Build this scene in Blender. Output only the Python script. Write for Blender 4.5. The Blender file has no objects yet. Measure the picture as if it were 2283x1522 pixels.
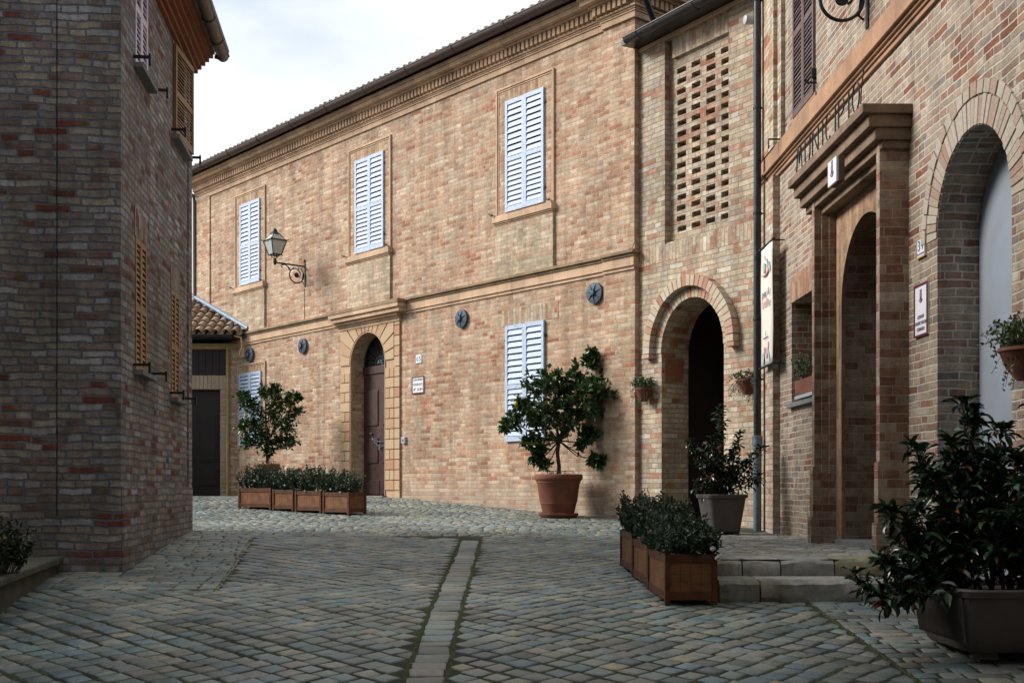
import bpy, bmesh, math, random
from mathutils import Vector, Matrix
from mathutils.geometry import tessellate_polygon
R = math.radians
random.seed(7)
scene = bpy.context.scene
COL = scene.collection

# ------------------------------------------------------------------ camera, light, exposure
F, CX, HY = 2600.0, 1141.5, 1088.0          # focal length, centre and horizon of the photograph (pixels of 2283x1522)
EH = 1.65                                   # eye height; heights "rel" below are measured from the eye
S = F / 2200.0
cam_d = bpy.data.cameras.new('camera'); cam = bpy.data.objects.new('camera', cam_d); COL.objects.link(cam)
cam.location = (0, 0, EH); cam.rotation_euler = (R(90), 0, 0)
cam_d.sensor_fit = 'HORIZONTAL'; cam_d.sensor_width = 36; cam_d.lens = F / 2283 * 36
cam_d.shift_y = (HY - 761) / 2283; cam_d.clip_end = 500; cam_d.clip_start = 0.05
scene.camera = cam
scene.render.resolution_x = 1024; scene.render.resolution_y = 682

SUN_EL, SUN_AZ = 33, -84                   # light comes over the left from beyond the left house
w = bpy.data.worlds.new('World'); scene.world = w; w.use_nodes = True
nt = w.node_tree; nt.nodes.clear()
wo = nt.nodes.new('ShaderNodeOutputWorld'); bg = nt.nodes.new('ShaderNodeBackground')
sky = nt.nodes.new('ShaderNodeTexSky'); sky.sky_type = 'NISHITA'; sky.sun_disc = False
sky.sun_elevation = R(SUN_EL); sky.sun_rotation = R(SUN_AZ); sky.dust_density = 2.0
tc = nt.nodes.new('ShaderNodeTexCoord'); mp = nt.nodes.new('ShaderNodeMapping'); mp.inputs['Scale'].default_value = (1.0, 1.0, 2.2)
mp.inputs['Location'].default_value = (0.35, 0.1, 0.2)
nz = nt.nodes.new('ShaderNodeTexNoise'); nz.inputs['Scale'].default_value = 2.6; nz.inputs['Detail'].default_value = 6; nz.inputs['Roughness'].default_value = 0.52
cr = nt.nodes.new('ShaderNodeValToRGB')
cr.color_ramp.elements[0].position = 0.30; cr.color_ramp.elements[0].color = (0.56, 0.66, 0.74, 1)
cr.color_ramp.elements[1].position = 0.52; cr.color_ramp.elements[1].color = (1.0, 1.03, 1.06, 1)
sc_ = nt.nodes.new('ShaderNodeMix'); sc_.data_type = 'RGBA'; sc_.blend_type = 'MULTIPLY'; sc_.inputs[0].default_value = 1
sc_.inputs[7].default_value = (10.6, 10.6, 10.6, 1)
mx = nt.nodes.new('ShaderNodeMix'); mx.data_type = 'RGBA'; mx.inputs[0].default_value = 0.86
nt.links.new(tc.outputs['Generated'], mp.inputs[0]); nt.links.new(mp.outputs[0], nz.inputs['Vector'])
sxz = nt.nodes.new('ShaderNodeSeparateXYZ'); nt.links.new(tc.outputs['Generated'], sxz.inputs[0])
mr = nt.nodes.new('ShaderNodeMapRange'); mr.inputs[1].default_value = .24; mr.inputs[2].default_value = .44; mr.inputs[3].default_value = .16; mr.inputs[4].default_value = -.07
nt.links.new(sxz.outputs[2], mr.inputs[0]); ad = nt.nodes.new('ShaderNodeMath'); nt.links.new(mr.outputs[0], ad.inputs[0]); nt.links.new(nz.outputs['Fac'], ad.inputs[1])
nt.links.new(ad.outputs[0], cr.inputs[0]); nt.links.new(cr.outputs[0], sc_.inputs[6])
nt.links.new(sky.outputs[0], mx.inputs[6]); nt.links.new(sc_.outputs[2], mx.inputs[7])
nt.links.new(mx.outputs[2], bg.inputs[0]); nt.links.new(bg.outputs[0], wo.inputs[0])
bg.inputs[1].default_value = 0.11

sd = bpy.data.lights.new('sun', 'SUN'); sun = bpy.data.objects.new('sun', sd); COL.objects.link(sun)
sd.energy = 4.7; sd.angle = R(24); sd.color = (1.0, 0.94, 0.87)
saz = R(SUN_AZ)
sdir = Vector((math.sin(saz) * math.cos(R(SUN_EL)), math.cos(saz) * math.cos(R(SUN_EL)), math.sin(R(SUN_EL))))
sun.rotation_euler = sdir.to_track_quat('Z', 'Y').to_euler()
sun.location = (-8, 0, 12)
vs = scene.view_settings; vs.view_transform = 'Standard'; vs.look = 'None'; vs.gamma = 1; vs.exposure = 0.08
vs.use_curve_mapping = False

# ------------------------------------------------------------------ materials
class G:
    """small node helper"""
    def __init__(s, name):
        s.m = bpy.data.materials.new(name); s.m.use_nodes = True
        s.t = s.m.node_tree; s.b = s.t.nodes['Principled BSDF']; s.L = s.t.links
    def n(s, typ, **k):
        x = s.t.nodes.new(typ)
        for a, v in k.items(): setattr(x, a, v)
        return x
    def link(s, a, b): s.L.new(a, b)
    def put(s, inp, v):
        if isinstance(v, bpy.types.NodeSocket): s.L.new(v, inp)
        else: inp.default_value = v
    def math(s, op, a, b=0.0, c=0.0, clamp=False):
        x = s.n('ShaderNodeMath', operation=op, use_clamp=clamp)
        s.put(x.inputs[0], a); s.put(x.inputs[1], b)
        if op in ('MULTIPLY_ADD', 'SMOOTH_MIN', 'COMPARE'): s.put(x.inputs[2], c)
        return x.outputs[0]
    def mixf(s, f, a, b):
        x = s.n('ShaderNodeMix', data_type='FLOAT'); s.put(x.inputs[0], f); s.put(x.inputs[2], a); s.put(x.inputs[3], b); return x.outputs[0]
    def mixc(s, f, a, b, mode='MIX'):
        x = s.n('ShaderNodeMix', data_type='RGBA', blend_type=mode); s.put(x.inputs[0], f); s.put(x.inputs[6], a); s.put(x.inputs[7], b); return x.outputs[2]
    def mapr(s, v, a, b, c=0.0, d=1.0, smooth=False):
        x = s.n('ShaderNodeMapRange')
        if smooth: x.interpolation_type = 'SMOOTHSTEP'
        s.put(x.inputs[0], v); s.put(x.inputs[1], a); s.put(x.inputs[2], b); s.put(x.inputs[3], c); s.put(x.inputs[4], d); return x.outputs[0]
    def comb(s, a, b, c=0.0):
        x = s.n('ShaderNodeCombineXYZ'); s.put(x.inputs[0], a); s.put(x.inputs[1], b); s.put(x.inputs[2], c); return x.outputs[0]
    def white(s, v):
        x = s.n('ShaderNodeTexWhiteNoise', noise_dimensions='3D'); s.put(x.inputs['Vector'], v); return x.outputs['Value']
    def noise(s, vec, scale, det=3, rough=.55, dist=0.0):
        x = s.n('ShaderNodeTexNoise'); s.put(x.inputs['Vector'], vec); x.inputs['Scale'].default_value = scale
        x.inputs['Detail'].default_value = det; x.inputs['Roughness'].default_value = rough; x.inputs['Distortion'].default_value = dist
        return x.outputs['Fac']
    def ramp(s, v, stops, const=False):
        x = s.n('ShaderNodeValToRGB'); e = x.color_ramp.elements
        if const: x.color_ramp.interpolation = 'CONSTANT'
        while len(e) < len(stops): e.new(0.5)
        for i, (p, c) in enumerate(stops): e[i].position = p; e[i].color = (*c, 1)
        s.put(x.inputs[0], v); return x.outputs[0]
    def bump(s, h, strength=1.0, dist=.01):
        x = s.n('ShaderNodeBump'); x.inputs['Strength'].default_value = strength; x.inputs['Distance'].default_value = dist
        s.put(x.inputs['Height'], h); s.L.new(x.outputs[0], s.b.inputs['Normal'])
    def obj(s): return s.n('ShaderNodeTexCoord').outputs['Object']
    def col(s, v): s.put(s.b.inputs['Base Color'], v)
    def rough(s, v): s.put(s.b.inputs['Roughness'], v)
    def spec(s, v): s.b.inputs['Specular IOR Level'].default_value = v

def brick_mat(name, palette, mortar, L=.285, h=.066, m=.010, wob=.004, split=.28, swap=False, depth=.008, rough_edge=.0035,
              stain=(0.80, 1.08), island=False, base_dirt=None, streak=.72):
    g = G(name); t = g.n('ShaderNodeTexCoord'); co = t.outputs['Object']
    sep = g.n('ShaderNodeSeparateXYZ'); g.link(co, sep.inputs[0])
    nn = g.n('ShaderNodeSeparateXYZ'); g.link(t.outputs['Normal'], nn.inputs[0])
    x, y, z = sep.outputs
    ny = g.math('ABSOLUTE', nn.outputs[1]); nzz = g.math('ABSOLUTE', nn.outputs[2])
    u = g.mixf(g.math('GREATER_THAN', ny, 0.6), y, x)
    v = g.mixf(g.math('GREATER_THAN', nzz, 0.9), z, x)
    if swap: u, v = v, u
    nb = g.noise(co, 2.2, 2); nb2 = g.noise(co, 9.0, 2)
    v = g.math('ADD', v, g.math('MULTIPLY', g.math('SUBTRACT', nb, .5), wob * 7))
    v = g.math('ADD', v, g.math('MULTIPLY', g.math('SUBTRACT', nb2, .5), wob * 2.2))
    u = g.math('ADD', u, g.math('MULTIPLY', g.math('SUBTRACT', nb2, .5), wob * 3))
    vr = g.math('DIVIDE', g.math('ADD', v, 50 * h), h); row = g.math('FLOOR', vr); fv = g.math('FRACT', vr)
    rr = g.white(g.comb(row, 3.7)); par = g.math('MULTIPLY', g.math('FLOORED_MODULO', row, 2.0), .5)
    ur = g.math('ADD', g.math('ADD', g.math('DIVIDE', g.math('ADD', u, 100), L), par), g.math('MULTIPLY', rr, .45))
    colm = g.math('FLOOR', ur); fu = g.math('FRACT', ur)
    sp = g.math('LESS_THAN', g.white(g.comb(colm, row, 11.3)), split)
    fu2 = g.math('FRACT', g.math('MULTIPLY', fu, 2)); sub = g.math('MULTIPLY', g.math('FLOOR', g.math('MULTIPLY', fu, 2)), sp)
    du1 = g.math('MULTIPLY', g.math('MINIMUM', fu, g.math('SUBTRACT', 1, fu)), L)
    du2 = g.math('MULTIPLY', g.math('MINIMUM', fu2, g.math('SUBTRACT', 1, fu2)), L / 2)
    du = g.mixf(sp, du1, du2)
    dv = g.math('MULTIPLY', g.math('MINIMUM', fv, g.math('SUBTRACT', 1, fv)), h)
    d = g.math('SMOOTH_MIN', du, dv, .006)
    en = g.noise(co, 42, 3, .6)
    d = g.math('ADD', d, g.math('MULTIPLY', g.math('SUBTRACT', en, .5), rough_edge * 2.2))
    mask = g.mapr(d, m / 2 - .0015, m / 2 + .0025, smooth=True)
    idv = g.white(g.comb(colm, row, sub)); idv2 = g.white(g.comb(g.math('ADD', colm, 7.1), row, g.math('ADD', sub, 3)))
    bc = g.ramp(idv, palette)
    # patches of pinker and paler brickwork across the wall
    patch = g.noise(co, 1.1, 4, .6)
    idp = g.math('ADD', idv, g.math('MULTIPLY', g.math('SUBTRACT', patch, .5), .9))
    bc = g.ramp(idp, palette)
    fine = g.noise(co, 70, 4, .7); med = g.noise(co, 14, 3, .6)
    bc = g.mixc(1, bc, g.ramp(g.math('ADD', g.math('MULTIPLY', fine, .5), g.math('MULTIPLY', med, .5)),
                             [(.34, (.58, .56, .54)), (.60, (1.16, 1.16, 1.16))]), 'MULTIPLY')
    bv = g.mapr(idv2, 0, 1, .80, 1.15)
    bc = g.mixc(1, bc, g.comb(bv, bv, bv), 'MULTIPLY')
    mc = g.mixc(g.noise(co, 5, 3), (*[c * .82 for c in mortar], 1), (*[c * 1.1 for c in mortar], 1))
    out = g.mixc(mask, mc, bc)
    st = g.noise(co, .9, 5, .62)
    sv = g.mapr(st, .32, .68, stain[0], stain[1])
    out = g.mixc(1, out, g.comb(sv, sv, sv), 'MULTIPLY')
    # smeared pointing and runs of grime with a shape of their own
    sm = g.mapr(g.noise(co, 3.6, 5, .72, .4), .60, .68, 0, .65, smooth=True); out = g.mixc(sm, out, (*[c * 1.0 for c in mortar], 1))
    sk = g.n('ShaderNodeMapping'); g.link(co, sk.inputs[0]); sk.inputs['Scale'].default_value = (4.5, 4.5, .35)
    sv = g.mapr(g.noise(sk.outputs[0], 1.0, 5, .65), .34, .60, streak, 1.04); out = g.mixc(1, out, g.comb(sv, sv, sv), 'MULTIPLY')
    if base_dirt:                                         # rising damp: grey lime bloom near the pavement
        zz = g.math('ADD', z, g.math('MULTIPLY', g.noise(co, 1.7, 4), .8))
        f = g.mapr(zz, base_dirt[0], base_dirt[1], .75, 0.0, smooth=True)
        out = g.mixc(g.math('MULTIPLY', f, g.mapr(g.noise(co, 6, 4), .35, .6)), out, (*base_dirt[2], 1))
    g.col(out); g.rough(g.mapr(fine, 0, 1, .8, .97)); g.spec(.25)
    hh = g.math('ADD', g.math('MULTIPLY', mask, g.mapr(idv2, 0, 1, .7, 1.1)), g.math('MULTIPLY', g.math('ADD', fine, med), .28))
    g.bump(hh, 1.0, depth)
    return g.m

PM = [(0.0, (.58, .475, .36)), (.22, (.55, .415, .295)), (.42, (.52, .37, .255)), (.62, (.50, .32, .215)), (.78, (.44, .235, .15)), (.85, (.55, .42, .305)), (1.0, (.41, .18, .11))]
PB = [(0.0, (.54, .50, .42)), (.25, (.50, .42, .31)), (.45, (.48, .40, .29)), (.66, (.50, .38, .29)), (.8, (.42, .21, .13)), (.9, (.52, .48, .40)), (1.0, (.36, .15, .09))]
PR = [(0.0, (.40, .345, .27)), (.3, (.35, .27, .205)), (.5, (.39, .32, .24)), (.68, (.32, .22, .165)), (.84, (.29, .155, .105)), (.92, (.24, .23, .21)), (1.0, (.24, .10, .06))]
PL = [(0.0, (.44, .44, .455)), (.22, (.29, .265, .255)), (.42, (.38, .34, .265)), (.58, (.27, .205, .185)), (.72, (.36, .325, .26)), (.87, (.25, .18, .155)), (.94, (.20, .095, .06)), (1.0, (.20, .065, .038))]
M = {}
M['brick_main'] = brick_mat('pale brickwork', PM, (.59, .465, .35), wob=.004, m=.010, depth=.012, rough_edge=.005, base_dirt=(-.05, .75, (.40, .36, .30)))
M['brick_main_soldier'] = brick_mat('pale soldier brickwork', [(0, (.50, .38, .25)), (.6, (.50, .36, .23)), (1, (.46, .27, .17))], (.46, .36, .25), L=.6, h=.062, m=.006, swap=True, wob=.002, depth=.004, split=0)
M['brick_apron'] = brick_mat('cream brickwork', [(0, (.55, .47, .35)), (.7, (.53, .42, .30)), (1, (.48, .32, .22))], (.48, .38, .27), wob=.002, m=.006, depth=.004)
M['brick_bay'] = brick_mat('cream brickwork with red bricks', PB, (.40, .32, .23), L=.29, h=.072, m=.009, wob=.004, depth=.014, rough_edge=.005, base_dirt=(-.3, .4, (.36, .33, .28)))
M['brick_soldier'] = brick_mat('soldier course', PB, (.42, .33, .22), L=.30, h=.072, m=.008, swap=True, wob=.004, depth=.008, split=0)
M['brick_right'] = brick_mat('worn brickwork with lime mortar', PR, (.56, .51, .44), L=.275, h=.065, m=.013, wob=.006, depth=.014, rough_edge=.005, base_dirt=(-.45, .4, (.33, .29, .22)))
M['brick_portal'] = brick_mat('smooth cut brickwork', [(0, (.36, .285, .215)), (.35, (.33, .25, .185)), (.5, (.27, .15, .10)), (.7, (.30, .175, .12)), (.8, (.22, .105, .07)), (1, (.36, .27, .20))], (.42, .35, .27), L=.29, h=.078, m=.006, wob=.001, depth=.005, rough_edge=.002, split=.35)
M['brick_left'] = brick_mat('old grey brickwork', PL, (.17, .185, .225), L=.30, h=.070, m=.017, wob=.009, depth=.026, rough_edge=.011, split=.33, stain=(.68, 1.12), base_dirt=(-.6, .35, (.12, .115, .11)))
M['brick_small'] = brick_mat('yellowed brickwork', PM, (.4, .33, .25), L=.28, h=.066)

def trim_mat(name, c, c2=None, joint=.34, rough=.85):
    g = G(name); co = g.obj(); c2 = c2 or tuple(k * .8 for k in c)
    n1 = g.noise(co, 3.2, 4, .6); n2 = g.noise(co, 40, 3)
    f = g.math('ADD', g.math('MULTIPLY', n1, .7), g.math('MULTIPLY', n2, .3))
    out = g.ramp(f, [(.35, c2), (.62, c)])
    if joint:
        sep = g.n('ShaderNodeSeparateXYZ'); g.link(co, sep.inputs[0])
        fr = g.math('DIVIDE', g.math('ADD', sep.outputs[0], 100), joint); ff = g.math('FRACT', fr)
        idv = g.white(g.comb(g.math('FLOOR', fr), 1.3)); sv = g.mapr(idv, 0, 1, .84, 1.12)
        out = g.mixc(1, out, g.comb(sv, g.math('MULTIPLY', sv, .985), g.math('MULTIPLY', sv, .96)), 'MULTIPLY')
        e = g.math('LESS_THAN', g.math('MULTIPLY', g.math('MINIMUM', ff, g.math('SUBTRACT', 1, ff)), joint), .0035)
        out = g.mixc(g.math('MULTIPLY', e, .6), out, (.22, .16, .11, 1))
    g.col(out); g.rough(rough); g.spec(.25)
    g.bump(n2, .6, .004); return g.m
M['trim'] = trim_mat('buff brick trim', (.58, .42, .295), (.41, .285, .195))
M['trim_dark'] = trim_mat('weathered brick ledge', (.34, .25, .16), (.17, .125, .085))
M['trim_right'] = trim_mat('orange brick band', (.40, .245, .155), (.27, .165, .11), joint=.30)
M['hood'] = trim_mat('weathered portal cornice', (.26, .185, .13), (.115, .085, .065), joint=.3)
M['plaster'] = trim_mat('orange plaster', (.38, .26, .17), (.28, .18, .115), joint=0)
M['stone'] = trim_mat('grey step stone', (.27, .255, .22), (.15, .14, .12), joint=.62)
M['greystone'] = trim_mat('grey slab', (.22, .23, .235), (.13, .14, .14), joint=0)

def piece_mat(name, palette, rough=.85, bump=.004, nscale=45, stain=True, spec=.25):
    """random colour for each separate brick, block or leaf of a mesh"""
    g = G(name); co = g.obj(); r = g.n('ShaderNodeNewGeometry').outputs['Random Per Island']
    out = g.ramp(r, palette); n = g.noise(co, nscale, 4, .65)
    if stain:
        sv = g.mapr(n, .3, .7, .76, 1.12); out = g.mixc(1, out, g.comb(sv, sv, sv), 'MULTIPLY')
    g.col(out); g.rough(rough); g.spec(spec)
    if bump: g.bump(n, .8, bump)
    return g.m
M['vous_bay'] = piece_mat('arch bricks of the bay', PB)
M['vous_right'] = piece_mat('arch bricks, worn', [(0, (.42, .37, .31)), (.6, (.37, .31, .25)), (.85, (.32, .21, .16)), (1, (.40, .36, .30))])
M['block'] = piece_mat('rusticated blocks', [(0, (.52, .39, .25)), (.5, (.52, .37, .235)), (.8, (.48, .31, .20)), (1, (.44, .24, .15))])
M['tile'] = piece_mat('clay roof tiles', [(0, (.34, .26, .19)), (.3, (.26, .17, .115)), (.6, (.36, .29, .22)), (.8, (.19, .12, .085)), (1, (.40, .34, .27))], nscale=20)

def plain(name, c, rough=.5, metal=0.0, var=.15, scale=12, bump=.0, spec=.4):
    g = G(name); co = g.obj(); n = g.noise(co, scale, 5, .6)
    g.col(g.ramp(n, [(.3, tuple(k * (1 - var) for k in c)), (.7, tuple(min(1, k * (1 + var)) for k in c))]))
    g.rough(g.mapr(n, .3, .7, max(0, rough - .08), min(1, rough + .1))); g.b.inputs['Metallic'].default_value = metal; g.spec(spec)
    if bump: g.bump(n, .8, bump)
    return g.m
M['gutter'] = plain('brown painted gutter', (.085, .060, .055), .45, 0, .2, 6)
M['gutter_dark'] = plain('dark bronze gutter', (.045, .043, .045), .35, .3, .35, 8)
M['pipe'] = plain('dark downpipe', (.022, .024, .032), .38, .2, .3, 9)
M['pipe_blue'] = plain('cast iron pipe, blue grey', (.10, .14, .18), .5, .2, .3, 14)
M['shutter'] = plain('pale blue shutter paint', (.42, .51, .67), .55, 0, .24, 20, .003)
M['shutter_ochre'] = plain('ochre varnished wood', (.24, .14, .055), .5, 0, .3, 14, .001)
M['shutter_pale'] = plain('pale lilac shutter paint', (.62, .55, .70), .5, 0, .1, 14)
M['shutter_brown'] = plain('brown shutter paint', (.12, .085, .085), .5, 0, .2, 14)
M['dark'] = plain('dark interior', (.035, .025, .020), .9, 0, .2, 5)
M['iron'] = plain('wrought iron', (.018, .022, .030), .5, .4, .3, 30, .001)
M['iron_blue'] = plain('blue grey cast iron', (.050, .078, .115), .6, .2, .3, 30, .002)
M['door_red'] = plain('oxblood door paint', (.050, .020, .018), .55, 0, .3, 10, .002)
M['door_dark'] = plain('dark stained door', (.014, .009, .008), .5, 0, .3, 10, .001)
M['door_grey'] = plain('blue grey door paint', (.24, .275, .33), .75, 0, .10, 4)
M['terracotta'] = plain('terracotta', (.17, .062, .038), .8, 0, .35, 5, .002)
M['terra_plaque'] = plain('terracotta plaque', (.25, .105, .065), .8, 0, .2, 20, .004)
M['planter_grey'] = plain('mauve grey planter', (.095, .080, .076), .75, 0, .2, 6, .002)
M['soil'] = plain('soil', (.03, .02, .013), .95, 0, .4, 30, .01)
M['bark'] = plain('bark', (.055, .045, .035), .9, 0, .35, 30, .004)
M['stem'] = plain('green stem', (.05, .06, .025), .7, 0, .3, 30)
M['white'] = plain('white enamel', (.72, .74, .78), .35, 0, .05, 9)
M['maroon'] = plain('maroon paint', (.12, .012, .03), .4, 0, .1, 9)
M['ink'] = plain('grey ink', (.17, .15, .19), .6, 0, .1, 9)
M['ink_red'] = plain('dark red ink', (.22, .03, .06), .6, 0, .1, 9)
M['ink_blue'] = plain('blue ink', (.03, .12, .42), .6, 0, .1, 9)
M['ink_pink'] = plain('pink ink', (.64, .36, .38), .6, 0, .1, 9)
M['ink_teal'] = plain('teal ink', (.32, .44, .46), .6, 0, .1, 9)
M['cream'] = plain('cream cloth', (.66, .64, .58), .8, 0, .05, 5)
M['wood_frame'] = plain('yellow wood pole', (.36, .27, .12), .6, 0, .15, 8)
M['tile_frame'] = plain('orange tile frame', (.55, .32, .10), .4, 0, .1, 9)
M['plastic'] = plain('grey plastic', (.42, .45, .50), .4, 0, .05, 9)
M['cable'] = plain('grey cable', (.20, .20, .21), .6, 0, .1, 9)
M['cable_brown'] = plain('brown cable', (.25, .16, .10), .6, 0, .1, 9)
M['flash'] = plain('blue grey lead flashing', (.14, .22, .31), .55, 0, .15, 6)
M['steel'] = plain('galvanised chain', (.25, .32, .40), .3, .7, .1, 20)
M['petal'] = plain('white petals', (.85, .84, .88), .6, 0, .05, 9)
M['petal_yellow'] = plain('yellow petals', (.80, .60, .03), .6, 0, .05, 9)
M['lemon'] = plain('lemon skin', (.50, .36, .03), .45, 0, .1, 20)
M['dead'] = piece_mat('dead leaves', [(0, (.20, .06, .03)), (.6, (.28, .14, .07)), (1, (.40, .33, .25))], bump=0)
def wood_mat(name, a, b):
    g = G(name); co = g.obj(); mp_ = g.n('ShaderNodeMapping'); g.link(co, mp_.inputs[0]); mp_.inputs['Scale'].default_value = (3, 3, 26)
    mp_.inputs['Rotation'].default_value = (0, R(90), 0)
    n = g.noise(co, 9, 3); n2 = g.noise(mp_.outputs[0], 2.5, 4, .6, .5)
    f = g.math('ADD', g.math('MULTIPLY', n, .5), g.math('MULTIPLY', n2, .5))
    g.col(g.ramp(f, [(.35, a), (.65, b)])); g.rough(.6); g.spec(.3); g.bump(n2, .5, .002); return g.m
M['planter_wood'] = wood_mat('stained planter wood', (.055, .020, .010), (.125, .048, .021))
M['planter_slat'] = wood_mat('stained planter slats', (.12, .050, .020), (.24, .105, .042))

def leaf_mat(name, palette, rough=.35, spec=.5, trans=.12):
    g = G(name); r = g.n('ShaderNodeNewGeometry').outputs['Random Per Island']
    c = g.ramp(r, palette); g.col(c); g.rough(rough); g.spec(spec)
    tr = g.n('ShaderNodeBsdfTranslucent'); g.put(tr.inputs[0], g.mixc(1, c, (1.3, 1.5, .6, 1), 'MULTIPLY'))
    mxs = g.n('ShaderNodeMixShader'); mxs.inputs[0].default_value = trans
    g.link(g.b.outputs[0], mxs.inputs[1]); g.link(tr.outputs[0], mxs.inputs[2])
    g.link(mxs.outputs[0], g.t.nodes['Material Output'].inputs[0]); return g.m
M['leaf_lemon'] = leaf_mat('lemon leaves', [(0, (.018, .045, .014)), (.5, (.028, .068, .018)), (.9, (.045, .10, .022)), (1, (.10, .14, .03))])
M['leaf_camellia'] = leaf_mat('camellia leaves', [(0, (.010, .026, .014)), (.6, (.016, .045, .020)), (.93, (.028, .07, .022)), (.97, (.14, .04, .014)), (1, (.22, .07, .02))], rough=.22, spec=.6, trans=.05)
M['leaf_azalea'] = leaf_mat('azalea leaves', [(0, (.014, .034, .018)), (.6, (.024, .055, .028)), (1, (.045, .085, .035))], rough=.45)
M['leaf_basket'] = leaf_mat('basket plant leaves', [(0, (.025, .05, .02)), (.6, (.05, .085, .03)), (1, (.10, .13, .05))], rough=.45)
M['leaf_dry'] = leaf_mat('dry basket leaves', [(0, (.07, .05, .03)), (.5, (.09, .08, .035)), (1, (.16, .12, .06))], rough=.6)
M['leaf_bush'] = leaf_mat('bush leaves', [(0, (.008, .02, .008)), (1, (.02, .045, .014))], rough=.5)
gl = G('frosted lamp glass'); gl.col((.62, .66, .62, 1)); gl.rough(.35); gl.b.inputs['Transmission Weight'].default_value = .35; M['glass'] = gl.m
gl = G('dark window glass'); gl.col((.02, .022, .026, 1)); gl.rough(.12); M['glass_dark'] = gl.m

# cobbles: each stone is an island of the paving mesh
g = G('paving stones'); co = g.obj(); r = g.n('ShaderNodeNewGeometry').outputs['Random Per Island']
c = g.ramp(r, [(0, (.09, .11, .105)), (.15, (.175, .19, .16)), (.3, (.095, .15, .165)), (.42, (.21, .205, .155)), (.55, (.125, .175, .165)), (.68, (.185, .17, .145)), (.78, (.08, .095, .09)), (.88, (.115, .17, .20)), (1, (.25, .215, .15))])
n = g.noise(co, 22, 5, .7); n2 = g.noise(co, 1.3, 3); n3 = g.noise(co, 90, 3, .7)
sv = g.mapr(n, .3, .7, .62, 1.30); c = g.mixc(1, c, g.comb(sv, sv, sv), 'MULTIPLY')
sv = g.mapr(n2, .35, .65, .88, 1.62); c = g.mixc(1, c, g.comb(sv, sv, sv), 'MULTIPLY')
c = g.mixc(g.mapr(g.noise(co, 3.1, 5, .7), .56, .70, 0, .5), c, (.055, .075, .028, 1))
g.col(c); g.rough(g.mapr(n, .3, .7, .34, .62)); g.spec(.5)
g.bump(g.math('ADD', n, g.math('MULTIPLY', n3, .4)), .9, .010); M['cobble'] = g.m
g = G('mossy joints'); co = g.obj(); n = g.noise(co, 2.0, 5, .65); n2 = g.noise(co, 60, 3)
c = g.ramp(n, [(.36, (.014, .013, .011)), (.50, (.026, .032, .013)), (.66, (.055, .075, .020))]); g.col(c); g.rough(.95); g.bump(n2, 1, .01); M['joint'] = g.m
g = G('moss'); co = g.obj(); n = g.noise(co, 25, 4); g.col(g.ramp(n, [(.35, (.035, .045, .014)), (.7, (.10, .12, .03))])); g.rough(.95); g.bump(n, 1, .012); M['moss'] = g.m
M['landing'] = None

# ------------------------------------------------------------------ mesh helpers
def prop(o, label=None, cat=None, group=None, kind=None):
    if label: o['label'] = label
    if cat: o['category'] = cat
    if group: o['group'] = group
    if kind: o['kind'] = kind
    return o

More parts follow.
